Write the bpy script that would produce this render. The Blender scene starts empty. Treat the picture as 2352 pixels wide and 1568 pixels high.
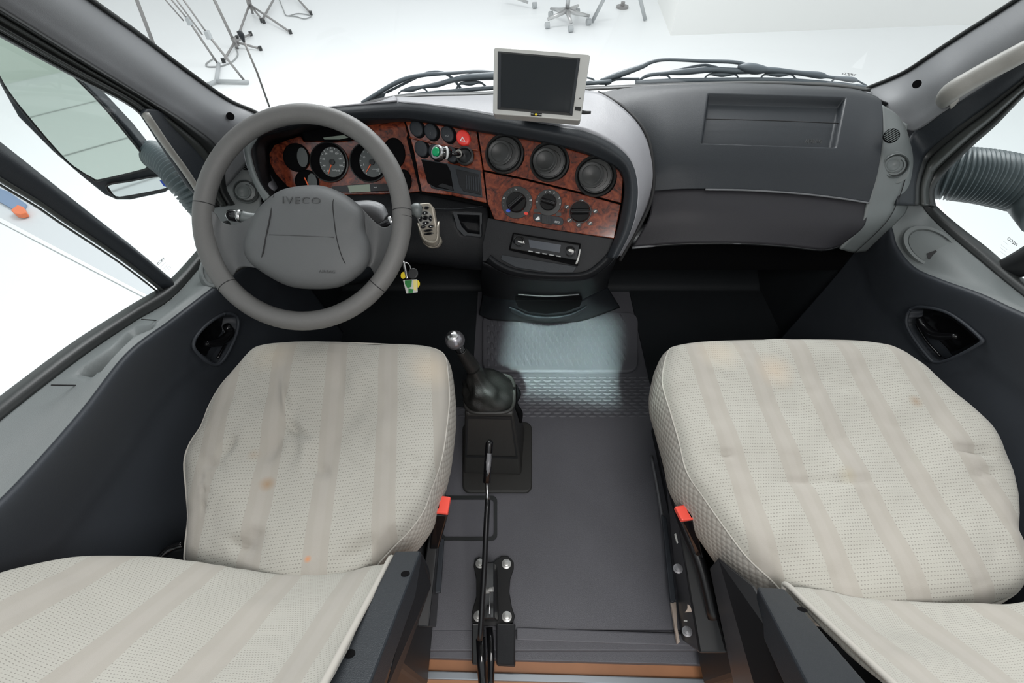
import bpy, bmesh, math, random
from mathutils import Vector, Matrix, noise
random.seed(7)
sc = bpy.context.scene
COL = sc.collection
V = Vector

# ------------------------------------------------------------------ camera, world, light
PITCH = math.radians(50.0); FPX = 1110.0; CAM = V((-0.15, 0.0, 1.30))
cam_d = bpy.data.cameras.new('camera'); cam = bpy.data.objects.new('camera', cam_d); COL.objects.link(cam)
cam_d.sensor_width = 36.0; cam_d.lens = FPX * 36.0 / 2352.0
cam_d.clip_start = 0.02; cam_d.clip_end = 100
cam.location = CAM; cam.rotation_euler = (math.radians(90) - PITCH, 0, 0)
sc.camera = cam
world = bpy.data.worlds.new('world'); sc.world = world; world.use_nodes = True
bg = world.node_tree.nodes['Background']
bg.inputs['Color'].default_value = (0.93, 0.97, 1.0, 1); bg.inputs['Strength'].default_value = 0.86
sc.view_settings.view_transform = 'Standard'; sc.view_settings.look = 'None'
sc.view_settings.exposure = 0.0; sc.view_settings.gamma = 1.0; sc.view_settings.use_curve_mapping = False

def area_light(name, loc, target, size, power, color=(1, 1, 1), size_y=None):
    l = bpy.data.lights.new(name, 'AREA'); l.energy = power; l.color = color
    l.size = size
    if size_y: l.shape = 'RECTANGLE'; l.size_y = size_y
    o = bpy.data.objects.new(name, l); COL.objects.link(o); o.location = loc
    o.rotation_euler = (V(target) - V(loc)).to_track_quat('-Z', 'Y').to_euler()
    return o
area_light('studio_softbox_front', (-1.0, 5.5, 3.6), (0, 2.6, -0.6), 2.6, 190, (0.97, 0.99, 1))
area_light('studio_softbox_top', (0.4, 0.6, 4.2), (0, 0.5, 0), 2.4, 42, (1.0, 0.98, 0.96))
al_ = area_light('floor_patch_fill', (-.14, -.12, 1.44), (0.02, 1.04, 0.0), 0.36, .85, (0.76, 1.0, 0.94), 0.27)  # added light without a real fixture, makes the lit patch on the floor
al_.data.spread = math.radians(3.5)
area_light('studio_strip_light', (0.6, 4.4, 3.0), (0, 1.1, .8), 1.6, 90, (0.98, 0.98, 1.0))
area_light('cabin_fill_light', (0.05, -0.38, 1.80), (0.05, 0.25, 0.0), 0.5, 15, (1.0, 0.97, 0.95), 0.5)  # added fill for aisle and seats, no known lamp hangs here

# ------------------------------------------------------------------ pixel -> place helpers (2352 x 1568 frame)
sp, cp = math.sin(PITCH), math.cos(PITCH)
FW = V((0, cp, -sp)); UP = V((0, sp, cp)); RT = V((1, 0, 0))
def ray(x, y): return FW + RT * ((x - 1176) / FPX) + UP * ((784 - y) / FPX)
def aD(x, y, d): return CAM + ray(x, y) * d
def aX(x, y, X): r = ray(x, y); return CAM + r * ((X - CAM.x) / r.x)
def aY(x, y, Y): r = ray(x, y); return CAM + r * ((Y - CAM.y) / r.y)
def aZ(x, y, Z): r = ray(x, y); return CAM + r * ((Z - CAM.z) / r.z)
def aP(x, y, pl, off=0.0):
    p0, n = pl; r = ray(x, y)
    return CAM + r * (((p0 + n * off) - CAM).dot(n) / r.dot(n))

# ------------------------------------------------------------------ objects
WL = {}
def finish(o, parent, wl):
    COL.objects.link(o)
    WL[o] = wl
    if parent is not None:
        o.parent = parent; o.location = wl - WL[parent]
    else: o.location = wl
    return o
def empty(name, loc, label=None, cat=None, group=None, kind=None):
    o = bpy.data.objects.new(name, None); o.empty_display_size = 0.05
    finish(o, None, V(loc)); tag(o, label, cat, group, kind); return o
def tag(o, label=None, cat=None, group=None, kind=None):
    if label: o['label'] = label
    if cat: o['category'] = cat
    if group: o['group'] = group
    if kind: o['kind'] = kind
    return o
def mk(name, verts, faces, mat, parent=None, smooth=True, uvs=None, bevel=0, seg=2, thick=0, sub=0, off=-1):
    verts = [V(v) for v in verts]
    lo = V([min(v[i] for v in verts) for i in range(3)]); hi = V([max(v[i] for v in verts) for i in range(3)])
    c = (lo + hi) / 2
    me = bpy.data.meshes.new(name)
    me.from_pydata([v - c for v in verts], [], faces)
    if uvs:
        uvl = me.uv_layers.new(name='UVMap')
        for lp in me.loops: uvl.data[lp.index].uv = uvs[lp.vertex_index]
    me.validate()
    bm = bmesh.new(); bm.from_mesh(me)
    if not thick: bmesh.ops.recalc_face_normals(bm, faces=bm.faces)
    bm.to_mesh(me); bm.free()
    if smooth: me.polygons.foreach_set('use_smooth', [True] * len(me.polygons))
    me.materials.append(mat)
    o = bpy.data.objects.new(name, me); finish(o, parent, c)
    if sub:
        m = o.modifiers.new('sub', 'SUBSURF'); m.levels = sub; m.render_levels = sub
    if thick:
        m = o.modifiers.new('solid', 'SOLIDIFY'); m.thickness = thick; m.offset = off
    if bevel:
        m = o.modifiers.new('bev', 'BEVEL'); m.width = bevel; m.segments = seg; m.limit_method = 'ANGLE'; m.angle_limit = math.radians(35)
        m.harden_normals = False
        if smooth:
            for e in []: pass
            w = o.modifiers.new('wn', 'WEIGHTED_NORMAL'); w.keep_sharp = True
    return o
def cr(pts, n, closed=False):
    pts = [V(p) for p in pts]; k = len(pts); out = []
    if k == 1: return pts * n
    segs = k if closed else k - 1
    for i in range(n):
        t = i / (n if closed else n - 1) * segs
        s = min(int(t), segs - 1); f = t - s
        if closed: p0, p1, p2, p3 = pts[(s-1) % k], pts[s % k], pts[(s+1) % k], pts[(s+2) % k]
        else:
            p1, p2 = pts[s], pts[s+1]
            p0 = pts[s-1] if s > 0 else p1 * 2 - p2
            p3 = pts[s+2] if s + 2 < k else p2 * 2 - p1
        out.append(0.5 * ((2*p1) + (p2-p0)*f + (2*p0-5*p1+4*p2-p3)*f*f + (3*p1-p0-3*p2+p3)*f**3))
    return out
def gridfaces(nr, nc, wrap=False):
    f = []
    for i in range(nr - 1):
        for j in range(nc if wrap else nc - 1):
            j2 = (j + 1) % nc
            f.append((i*nc+j, i*nc+j2, (i+1)*nc+j2, (i+1)*nc+j))
    return f
def loft(name, rows, mat, parent=None, nu=40, nv=16, thick=0.004, lin=False, toward=True, bevel=0):
    R = [cr(r, nu) for r in rows]
    cols = []
    for j in range(nu):
        c = [R[i][j] for i in range(len(R))]
        if lin or len(c) == 2:
            o = []
            for q in range(nv):
                t = q / (nv - 1) * (len(c) - 1); s = min(int(t), len(c) - 2); o.append(c[s].lerp(c[s+1], t - s))
            cols.append(o)
        else: cols.append(cr(c, nv))
    verts = [cols[j][i] for i in range(nv) for j in range(nu)]
    faces = gridfaces(nv, nu)
    # make normals face the cabin so the thickness goes away from it
    a, b, c_, d = [verts[k] for k in faces[len(faces)//2]]
    nrm = (b - a).cross(d - a); mid = (a + c_) / 2
    if nrm.dot(CAM - mid) < 0: faces = [tuple(reversed(f)) for f in faces]
    uv = [((i % nu) / (nu - 1), (i // nu) / (nv - 1)) for i in range(len(verts))]
    return mk(name, verts, faces, mat, parent, thick=thick, uvs=uv, bevel=bevel)
def plate(name, pts, depth, mat, parent=None, bevel=0.001, smooth=False, nrm=None, seg=2, closed_n=0):
    """flat outline given thickness away from the viewer side (nrm)"""
    pts = [V(p) for p in pts]
    if closed_n: pts = cr(pts, closed_n, True)
    if nrm is None:
        nrm = V((0, 0, 0))
        for i in range(len(pts)):
            a, b = pts[i], pts[(i+1) % len(pts)]; nrm += a.cross(b)
        nrm.normalize()
        if nrm.dot(CAM - pts[0]) < 0: nrm = -nrm
    n = len(pts)
    verts = pts + [p - nrm * depth for p in pts]
    faces = [tuple(range(n)), tuple(range(2*n-1, n-1, -1))] + [(i, (i+1) % n, n + (i+1) % n, n + i) for i in range(n)]
    return mk(name, verts, faces, mat, parent, smooth=smooth, bevel=bevel, seg=seg)
def frame_plate(name, outer, inner, depth, mat, parent=None, nrm=None, bevel=0.0):
    """ring between two outlines with the same number of points"""
    n = len(outer); outer = [V(p) for p in outer]; inner = [V(p) for p in inner]
    if nrm is None: nrm = nrm_of(outer)
    v = outer + inner + [p - nrm*depth for p in outer] + [p - nrm*depth for p in inner]
    f = []
    for i in range(n):
        k = (i+1) % n
        f += [(i, k, n+k, n+i), (2*n+i, 3*n+i, 3*n+k, 2*n+k), (i, 2*n+i, 2*n+k, k), (n+i, n+k, 3*n+k, 3*n+i)]
    return mk(name, v, f, mat, parent, smooth=False, bevel=bevel)
def nrm_of(pts):
    nrm = V((0, 0, 0))
    for i in range(len(pts)): nrm += pts[i].cross(pts[(i+1) % len(pts)])
    nrm.normalize()
    return nrm if nrm.dot(CAM - pts[0]) > 0 else -nrm
def tubegeo(pts, rad, seg=12, caps=True, flat=1.0, ref=None):
    pts = [V(p) for p in pts]; n = len(pts)
    rad = rad if isinstance(rad, (list, tuple)) else [rad] * n
    if len(rad) != n: rad = [x.x for x in cr([V((r, 0, 0)) for r in rad], n)]
    verts = []; prev = None
    for i, p in enumerate(pts):
        t = (pts[min(i+1, n-1)] - pts[max(i-1, 0)]).normalized()
        if prev is None:
            a = V(ref) if ref else (V((0, 0, 1)) if abs(t.z) < 0.9 else V((1, 0, 0)))
        else: a = prev
        b = (a - t * a.dot(t)).normalized(); prev = b; c = t.cross(b)
        for k in range(seg):
            an = 2*math.pi*k/seg
            verts.append(p + (b*math.cos(an)*flat + c*math.sin(an)) * rad[i])
    faces = gridfaces(n, seg, True)
    if caps: faces += [tuple(range(seg))[::-1], tuple(range((n-1)*seg, n*seg))]
    return verts, faces
def tube(name, pts, rad, mat, parent=None, seg=12, n=0, flat=1.0, ref=None, closed=False):
    if n: pts = cr(pts, n, closed)
    if closed:
        pts = list(pts) + [pts[0], pts[1]]
    v, f = tubegeo(pts, rad, seg, True, flat, ref)
    return mk(name, v, f, mat, parent)
def merge(parts):
    v, f = [], []
    for pv, pf in parts:
        o = len(v); v += list(pv); f += [tuple(i + o for i in q) for q in pf]
    return v, f
def basis(n, up=None):
    n = V(n).normalized(); up = V(up) if up else V((0, 0, 1))
    if abs(n.dot(up)) > 0.98: up = V((0, 1, 0))
    x = up.cross(n).normalized(); y = n.cross(x)
    return x, y, n
def lathegeo(prof, c, n, seg=40, up=None, sx=1.0, sy=1.0):
    x, y, n = basis(n, up); c = V(c); verts = []
    for r, h in prof:
        for k in range(seg):
            a = 2*math.pi*k/seg
            verts.append(c + x*math.cos(a)*r*sx + y*math.sin(a)*r*sy + n*h)
    faces = gridfaces(len(prof), seg, True)
    faces += [tuple(range(seg))[::-1], tuple(range((len(prof)-1)*seg, len(prof)*seg))]
    return verts, faces
def lathe(name, prof, c, n, mat, parent=None, seg=40, up=None, smooth=True, sx=1.0, sy=1.0):
    v, f = lathegeo(prof, c, n, seg, up, sx, sy)
    o = mk(name, v, f, mat, parent, smooth=smooth)
    if smooth:
        me = o.data
        bm = bmesh.new(); bm.from_mesh(me)
        for e in bm.edges:
            if len(e.link_faces) == 2 and e.calc_face_angle(0) > math.radians(40): e.smooth = False
        bm.to_mesh(me); bm.free()
    return o
def boxgeo(c, s, M=None):
    c = V(c); vs = []
    for dz in (-1, 1):
        for dy in (-1, 1):
            for dx in (-1, 1):
                d = V((dx*s[0]/2, dy*s[1]/2, dz*s[2]/2))
                vs.append(c + (M @ d if M else d))
    return vs, [(0, 2, 3, 1), (4, 5, 7, 6), (0, 1, 5, 4), (2, 6, 7, 3), (0, 4, 6, 2), (1, 3, 7, 5)]
def box(name, c, s, mat, parent=None, M=None, bevel=0.002, seg=2):
    v, f = boxgeo(c, s, M); return mk(name, v, f, mat, parent, smooth=False, bevel=bevel, seg=seg)
def hexa(name, top4, bot4, mat, parent=None, bevel=0.003, seg=2, smooth=False):
    v = list(bot4) + list(top4)
    f = [(3, 2, 1, 0), (4, 5, 6, 7), (0, 1, 5, 4), (1, 2, 6, 5), (2, 3, 7, 6), (3, 0, 4, 7)]
    return mk(name, v, f, mat, parent, smooth=smooth, bevel=bevel, seg=seg)
def Mb(n, up=None):
    x, y, z = basis(n, up); return Matrix((x, y, z)).transposed()
def textmesh(name, s, c, xdir, ydir, height, mat, parent=None, depth=0.0006, mirror=False, spacing=1.0, stretch=1.0):
    cu = bpy.data.curves.new(name, 'FONT'); cu.body = s; cu.align_x = 'CENTER'; cu.align_y = 'CENTER'
    cu.extrude = 0.5; cu.space_character = spacing; cu.resolution_u = 3
    to = bpy.data.objects.new('tmp_text', cu); COL.objects.link(to)
    dg = bpy.context.evaluated_depsgraph_get(); dg.update()
    me = bpy.data.meshes.new_from_object(to.evaluated_get(dg))
    vs = [v.co.copy() for v in me.vertices]; fs = [tuple(p.vertices) for p in me.polygons]
    bpy.data.objects.remove(to); bpy.data.curves.remove(cu); bpy.data.meshes.remove(me)
    x = V(xdir).normalized(); y = V(ydir); y = (y - x*y.dot(x)).normalized(); z = x.cross(y)
    k = height / 0.70; sx = -1 if mirror else 1
    out = [V(c) + x*(v.x*k*sx*stretch) + y*(v.y*k) + z*(v.z*depth*2) for v in vs]
    return mk(name, out, fs, mat, parent, smooth=False)

# ------------------------------------------------------------------ materials
def nt(m): return m.node_tree.nodes, m.node_tree.links
def mat(name, col, rough=0.5, metal=0.0, spec=0.5, bump=None, var=None, coat=0.0, emit=None, sheen=0):
    m = bpy.data.materials.new(name); m.use_nodes = True; N, L = nt(m); b = N['Principled BSDF']
    b.inputs['Base Color'].default_value = (*col, 1); b.inputs['Roughness'].default_value = rough
    b.inputs['Metallic'].default_value = metal; b.inputs['Specular IOR Level'].default_value = spec
    b.inputs['Coat Weight'].default_value = coat
    if emit: b.inputs['Emission Color'].default_value = (*emit[0], 1); b.inputs['Emission Strength'].default_value = emit[1]
    tc = N.new('ShaderNodeTexCoord')
    if var:   # gentle wear / dirt variation
        nz = N.new('ShaderNodeTexNoise'); nz.inputs['Scale'].default_value = var[0]; nz.inputs['Detail'].default_value = 6
        L.new(tc.outputs['Object'], nz.inputs['Vector'])
        mx = N.new('ShaderNodeMix'); mx.data_type = 'RGBA'
        mx.inputs['A'].default_value = (*[c*(1-var[1]) for c in col], 1); mx.inputs['B'].default_value = (*[min(1, c*(1+var[1])) for c in col], 1)
        L.new(nz.outputs['Fac'], mx.inputs['Factor']); L.new(mx.outputs['Result'], b.inputs['Base Color'])
    if bump:
        vz = N.new('ShaderNodeTexVoronoi'); vz.inputs['Scale'].default_value = bump[0]; vz.feature = 'DISTANCE_TO_EDGE'
        L.new(tc.outputs['Object'], vz.inputs['Vector'])
        nz = N.new('ShaderNodeTexNoise'); nz.inputs['Scale'].default_value = bump[0]*1.7
        L.new(tc.outputs['Object'], nz.inputs['Vector'])
        ad = N.new('ShaderNodeMath'); ad.operation = 'ADD'
        L.new(vz.outputs['Distance'], ad.inputs[0]); L.new(nz.outputs['Fac'], ad.inputs[1])
        bp = N.new('ShaderNodeBump'); bp.inputs['Strength'].default_value = bump[1]; bp.inputs['Distance'].default_value = 0.0008
        L.new(ad.outputs[0], bp.inputs['Height']); L.new(bp.outputs['Normal'], b.inputs['Normal'])
    return m
M = {}
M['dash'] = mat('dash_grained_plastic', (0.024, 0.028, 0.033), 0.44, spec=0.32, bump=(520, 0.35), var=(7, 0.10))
M['dash_top'] = mat('dash_top_lit_plastic', (0.30, 0.30, 0.32), 0.38, bump=(520, 0.35), var=(7, 0.08))  # windscreen light on the dash top is put into this pale colour
M['lower'] = mat('lower_dash_plastic', (0.010, 0.011, 0.013), 0.5, spec=0.3, bump=(500, 0.3))
M['black'] = mat('black_plastic', (0.010, 0.011, 0.012), 0.45)
M['void'] = mat('deep_black', (0.003, 0.003, 0.0035), 0.9, spec=0.1)
M['gloss'] = mat('black_gloss', (0.006, 0.006, 0.007), 0.12)
M['pillar'] = mat('pillar_plastic', (0.155, 0.160, 0.168), 0.36, bump=(600, 0.25), var=(5, 0.08))
M['rubber'] = mat('seal_rubber', (0.020, 0.022, 0.022), 0.42)
M['frame'] = mat('door_frame_paint', (0.042, 0.046, 0.044), 0.35)
M['card'] = mat('door_card_vinyl', (0.036, 0.041, 0.049), 0.50, spec=0.32, bump=(620, 0.25), var=(6, 0.12))
M['ledge'] = mat('door_ledge_plastic', (0.150, 0.165, 0.165), 0.50, bump=(620, 0.25), var=(6, 0.08))  # grey-green plastic; the light falling on the ledge is also in this tone
M['wheel'] = mat('steering_wheel_foam', (0.130, 0.128, 0.124), 0.48, bump=(650, 0.35), var=(12, 0.08))
M['hub'] = mat('airbag_cover', (0.100, 0.104, 0.106), 0.50, bump=(700, 0.30), var=(10, 0.06))
M['seam'] = mat('seam_dark', (0.012, 0.012, 0.013), 0.7)
M['vent'] = mat('vent_black', (0.022, 0.023, 0.023), 0.42, bump=(700, 0.1))
M['vent_grey'] = mat('vent_grey', (0.13, 0.145, 0.145), 0.42)
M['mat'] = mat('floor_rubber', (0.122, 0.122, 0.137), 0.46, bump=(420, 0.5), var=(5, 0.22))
M['matshade'] = mat('floor_rubber_shaded', (0.020, 0.023, 0.026), 0.55, spec=0.25, bump=(420, 0.4), var=(5, 0.2))  # floor rubber with the footwell shade put into its colour
M['gear'] = mat('gear_console_plastic', (0.030, 0.029, 0.027), 0.45, bump=(600, 0.2))
M['boot'] = mat('gear_boot_leather', (0.018, 0.018, 0.017), 0.42, bump=(260, 0.6), var=(30, 0.3))
M['blackmetal'] = mat('black_painted_steel', (0.010, 0.010, 0.011), 0.33)
M['steel'] = mat('bright_steel', (0.62, 0.62, 0.62), 0.28, metal=1.0, bump=(60, 0.15))
M['rail'] = mat('worn_rail', (0.20, 0.20, 0.21), 0.40, metal=0.4, var=(60, 0.3))
M['alu'] = mat('aluminium_strip', (0.32, 0.35, 0.38), 0.38, metal=0.7)
M['silver'] = mat('silver_plastic', (0.50, 0.50, 0.48), 0.38, metal=0.15)
M['screen'] = mat('monitor_screen', (0.012, 0.015, 0.018), 0.14)
M['red'] = mat('red_plastic', (0.78, 0.045, 0.035), 0.35)
M['buckle_red'] = mat('buckle_red', (0.90, 0.10, 0.07), 0.35)
M['green'] = mat('green_button', (0.0, 0.33, 0.12), 0.3)
M['white'] = mat('print_white', (0.72, 0.74, 0.74), 0.6)
M['greyprint'] = mat('print_grey', (0.34, 0.35, 0.35), 0.6)
M['blue'] = mat('print_blue', (0.04, 0.10, 0.60), 0.5)
M['redprint'] = mat('print_red', (0.75, 0.05, 0.03), 0.5)
M['needle'] = mat('needle_orange', (0.85, 0.13, 0.03), 0.5)
M['dial'] = mat('gauge_dial', (0.085, 0.095, 0.095), 0.5)
M['lcd'] = mat('lcd_green_grey', (0.26, 0.31, 0.25), 0.3)
M['yellow'] = mat('yellow_plastic', (0.80, 0.62, 0.02), 0.4)
M['champagne'] = mat('remote_champagne_plastic', (0.34, 0.31, 0.26), 0.34, metal=0.35)
M['handle'] = mat('grab_handle_grey', (0.27, 0.265, 0.245), 0.45, bump=(500, 0.2))
M['embossed'] = mat('embossed_plastic', (0.055, 0.057, 0.058), 0.45)
M['boltwhite'] = mat('zinc_bolt', (0.60, 0.60, 0.58), 0.35, metal=0.6)
M['stand'] = mat('stand_grey_metal', (0.30, 0.29, 0.285), 0.4, metal=0.3)
M['chairbase'] = mat('chair_base_aluminium', (0.55, 0.55, 0.55), 0.35, metal=0.6)
M['wiper'] = mat('wiper_grey', (0.12, 0.145, 0.165), 0.45)
M['studiofloor'] = mat('studio_floor_white', (0.90, 0.915, 0.92), 0.35, var=(0.35, 0.03))
M['studiowall'] = mat('studio_wall_white', (0.90, 0.90, 0.88), 0.8)
M['outmat'] = mat('outside_grey', (0.45, 0.47, 0.48), 0.6)
M['bellows'] = mat('bellows_rubber', (0.06, 0.078, 0.085), 0.42)
M['stamp'] = mat('glass_stamp_print', (0.72, 0.74, 0.75), 0.6)
M['beige'] = mat('beige_plastic_trim', (0.55, 0.45, 0.38), 0.5)
M['orange'] = mat('orange_plastic', (0.80, 0.20, 0.08), 0.5)
M['bluegrey'] = mat('blue_tarp', (0.20, 0.28, 0.42), 0.6)

def mirror_mat():
    m = mat('mirror_glass', (0.70, 0.77, 0.71), 0.02, metal=1.0); return m
M['mirror'] = mirror_mat()
M['mirror2'] = mat('wide_mirror_glass', (0.80, 0.84, 0.84), 0.03, metal=1.0)

def glass_mat(name, tint, refl=0.05):
    m = bpy.data.materials.new(name); m.use_nodes = True; N, L = nt(m)
    for n in list(N): N.remove(n)
    out = N.new('ShaderNodeOutputMaterial'); tr = N.new('ShaderNodeBsdfTransparent'); gl = N.new('ShaderNodeBsdfGlossy')
    tr.inputs['Color'].default_value = (*tint, 1); gl.inputs['Roughness'].default_value = 0.02
    mx = N.new('ShaderNodeMixShader'); lw = N.new('ShaderNodeLayerWeight'); lw.inputs['Blend'].default_value = 0.25
    mt = N.new('ShaderNodeMath'); mt.operation = 'MULTIPLY'; mt.inputs[1].default_value = 0.12
    ad = N.new('ShaderNodeMath'); ad.operation = 'ADD'; ad.inputs[1].default_value = refl * 0.4
    L.new(lw.outputs['Facing'], mt.inputs[0]); L.new(mt.outputs[0], ad.inputs[0]); L.new(ad.outputs[0], mx.inputs['Fac'])
    L.new(tr.outputs[0], mx.inputs[1]); L.new(gl.outputs[0], mx.inputs[2]); L.new(mx.outputs[0], out.inputs['Surface'])
    return m
M['glass'] = glass_mat('windscreen_glass', (0.97, 0.985, 0.975))
M['sideglass'] = glass_mat('side_window_glass', (0.93, 0.975, 0.965))

def wood_mat(name, base, dark, light, rough=0.16):
    m = mat(name, base, rough, coat=0.6); N, L = nt(m); b = N['Principled BSDF']
    b.inputs['Coat Roughness'].default_value = 0.06
    tc = N.new('ShaderNodeTexCoord')
    n1 = N.new('ShaderNodeTexNoise'); n1.inputs['Scale'].default_value = 42; n1.inputs['Detail'].default_value = 8; n1.inputs['Roughness'].default_value = 0.65; n1.inputs['Distortion'].default_value = 1.6
    n2 = N.new('ShaderNodeTexVoronoi'); n2.inputs['Scale'].default_value = 75
    L.new(tc.outputs['Object'], n1.inputs['Vector']); L.new(tc.outputs['Object'], n2.inputs['Vector'])
    r = N.new('ShaderNodeValToRGB'); e = r.color_ramp.elements
    e[0].position = 0.34; e[0].color = (*dark, 1); e[1].position = 0.66; e[1].color = (*light, 1)
    k = e.new(0.48); k.color = (*base, 1)
    L.new(n1.outputs['Fac'], r.inputs['Fac'])
    r2 = N.new('ShaderNodeValToRGB'); r2.color_ramp.elements[0].position = 0.10; r2.color_ramp.elements[0].color = (0.45, 0.35, 0.35, 1); r2.color_ramp.elements[1].position = 0.35
    L.new(n2.outputs['Distance'], r2.inputs['Fac'])
    mx = N.new('ShaderNodeMix'); mx.data_type = 'RGBA'; mx.blend_type = 'MULTIPLY'; mx.inputs['Factor'].default_value = 0.8
    L.new(r.outputs['Color'], mx.inputs['A']); L.new(r2.outputs['Color'], mx.inputs['B']); L.new(mx.outputs['Result'], b.inputs['Base Color'])
    return m
M['wood'] = wood_mat('burl_wood_trim', (0.135, 0.025, 0.011), (0.028, 0.007, 0.005), (0.26, 0.055, 0.020))
M['plank'] = mat('wood_floor', (0.44, 0.20, 0.095), 0.4, var=(9, .35))

def fabric_mat(name, smooth_w=0.040, period=0.108, phase=0.0, stains=(), rot=0.0, bright=1.0, fine=1.0):
    """striped waffle cloth: UV is metres across / along the seat"""
    m = mat(name, (0.6, 0.58, 0.53), 0.9, spec=0.2); N, L = nt(m); b = N['Principled BSDF']
    b.inputs['Sheen Weight'].default_value = 0.15
    uv = N.new('ShaderNodeUVMap'); uv.uv_map = 'UVMap'
    sx = N.new('ShaderNodeSeparateXYZ'); L.new(uv.outputs['UV'], sx.inputs[0])
    def mth(op, a, bb=None, c=None):
        n = N.new('ShaderNodeMath'); n.operation = op
        for i, q in enumerate((a, bb, c)):
            if q is None: continue
            if isinstance(q, (int, float)): n.inputs[i].default_value = q
            else: L.new(q, n.inputs[i])
        return n.outputs[0]
    U, W = sx.outputs['X'], sx.outputs['Y']
    u1 = mth('ADD', U, phase + 10 * period)
    fr = mth('MODULO', u1, period)
    # distance from stripe centre
    dc = mth('ABSOLUTE', mth('SUBTRACT', fr, period / 2))
    stripe = mth('SMOOTH_MIN', 1.0, mth('MAXIMUM', 0.0, mth('MULTIPLY', mth('SUBTRACT', smooth_w/2, dc), 900)), 0.1)
    core = mth('MINIMUM', 1.0, mth('MAXIMUM', 0.0, mth('MULTIPLY', mth('SUBTRACT', 0.009, dc), 260)))
    # dimples (rows offset like bricks)
    py, px = 0.0056*fine, 0.0047*fine
    row = mth('FLOOR', mth('DIVIDE', mth('ADD', W, 20*py), py))
    offr = mth('MULTIPLY', mth('MODULO', row, 2.0), 0.5)
    cx = mth('SUBTRACT', mth('FRACT', mth('ADD', mth('DIVIDE', mth('ADD', U, 4.0), px), offr)), 0.5)
    cy = mth('SUBTRACT', mth('FRACT', mth('DIVIDE', mth('ADD', W, 20*py), py)), 0.5)
    r2 = mth('ADD', mth('MULTIPLY', mth('MULTIPLY', cx, cx), 1.0), mth('MULTIPLY', mth('MULTIPLY', cy, cy), 4.2))
    hole = mth('MINIMUM', 1.0, mth('MAXIMUM', 0.0, mth('MULTIPLY', mth('SUBTRACT', 0.075, r2), 30)))
    hole = mth('MULTIPLY', hole, mth('SUBTRACT', 1.0, stripe))
    nz = N.new('ShaderNodeTexNoise'); nz.inputs['Scale'].default_value = 7; nz.inputs['Detail'].default_value = 4
    L.new(uv.outputs['UV'], nz.inputs['Vector'])
    fn = N.new('ShaderNodeTexNoise'); fn.inputs['Scale'].default_value = 900; fn.inputs['Detail'].default_value = 2
    L.new(uv.outputs['UV'], fn.inputs['Vector'])
    def mixc(fac, a, bb, blend='MIX'):
        n = N.new('ShaderNodeMix'); n.data_type = 'RGBA'; n.blend_type = blend
        if isinstance(fac, (int, float)): n.inputs['Factor'].default_value = fac
        else: L.new(fac, n.inputs['Factor'])
        for k, q in (('A', a), ('B', bb)):
            if isinstance(q, tuple): n.inputs[k].default_value = (*q, 1)
            else: L.new(q, n.inputs[k])
        return n.outputs['Result']
    B = bright
    cloth = mixc(nz.outputs['Fac'], (0.54*B, 0.525*B, 0.465*B), (0.605*B, 0.59*B, 0.53*B))
    c1 = mixc(stripe, cloth, (0.515*B, 0.485*B, 0.428*B))
    c1 = mixc(mth('MULTIPLY', mth('MULTIPLY', core, stripe), 0.5), c1, (0.56*B, 0.525*B, 0.475*B))
    c2 = mixc(mth('MULTIPLY', hole, 0.62), c1, (0.27*B, 0.25*B, 0.225*B))
    for (su, sv, sr, sc_, amt) in stains:
        du = mth('SUBTRACT', U, su); dv = mth('SUBTRACT', W, sv)
        dd = mth('SQRT', mth('ADD', mth('MULTIPLY', du, du), mth('MULTIPLY', dv, dv)))
        dd = mth('ADD', dd, mth('MULTIPLY', mth('SUBTRACT', nz.outputs['Fac'], 0.5), sr * 1.5))
        f = mth('MULTIPLY', mth('MINIMUM', 1.0, mth('MAXIMUM', 0.0, mth('SUBTRACT', 1.0, mth('DIVIDE', dd, sr)))), amt)
        c2 = mixc(f, c2, sc_)
    L.new(c2, b.inputs['Base Color'])
    h = mth('ADD', mth('MULTIPLY', hole, -1.0), mth('MULTIPLY', fn.outputs['Fac'], 0.35))
    bp = N.new('ShaderNodeBump'); bp.inputs['Strength'].default_value = 0.55; bp.inputs['Distance'].default_value = 0.0012
    L.new(h, bp.inputs['Height']); L.new(bp.outputs['Normal'], b.inputs['Normal'])
    return m
def side_fabric():
    """coarser waffle on the side band"""
    m = mat('seat_side_waffle', (0.60, 0.575, 0.53), 0.9, spec=0.2); N, L = nt(m); b = N['Principled BSDF']
    uv = N.new('ShaderNodeUVMap'); uv.uv_map = 'UVMap'
    mp = N.new('ShaderNodeMapping'); mp.inputs['Rotation'].default_value = (0, 0, 0.6); mp.inputs['Scale'].default_value = (95, 95, 95)
    L.new(uv.outputs['UV'], mp.inputs['Vector'])
    w = N.new('ShaderNodeTexVoronoi'); w.inputs['Randomness'].default_value = 0.0; w.inputs['Scale'].default_value = 1.0
    L.new(mp.outputs['Vector'], w.inputs['Vector'])
    bp = N.new('ShaderNodeBump'); bp.inputs['Strength'].default_value = 0.8; bp.inputs['Distance'].default_value = 0.002; bp.invert = True
    L.new(w.outputs['Distance'], bp.inputs['Height']); L.new(bp.outputs['Normal'], b.inputs['Normal'])
    r = N.new('ShaderNodeValToRGB'); r.color_ramp.elements[0].position = 0.35; r.color_ramp.elements[0].color = (0.45, 0.43, 0.39, 1)
    r.color_ramp.elements[1].position = 0.7; r.color_ramp.elements[1].color = (0.30, 0.275, 0.245, 1)
    L.new(w.outputs['Distance'], r.inputs['Fac']); L.new(r.outputs['Color'], b.inputs['Base Color'])
    return m
M['sidefab'] = side_fabric()

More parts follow.
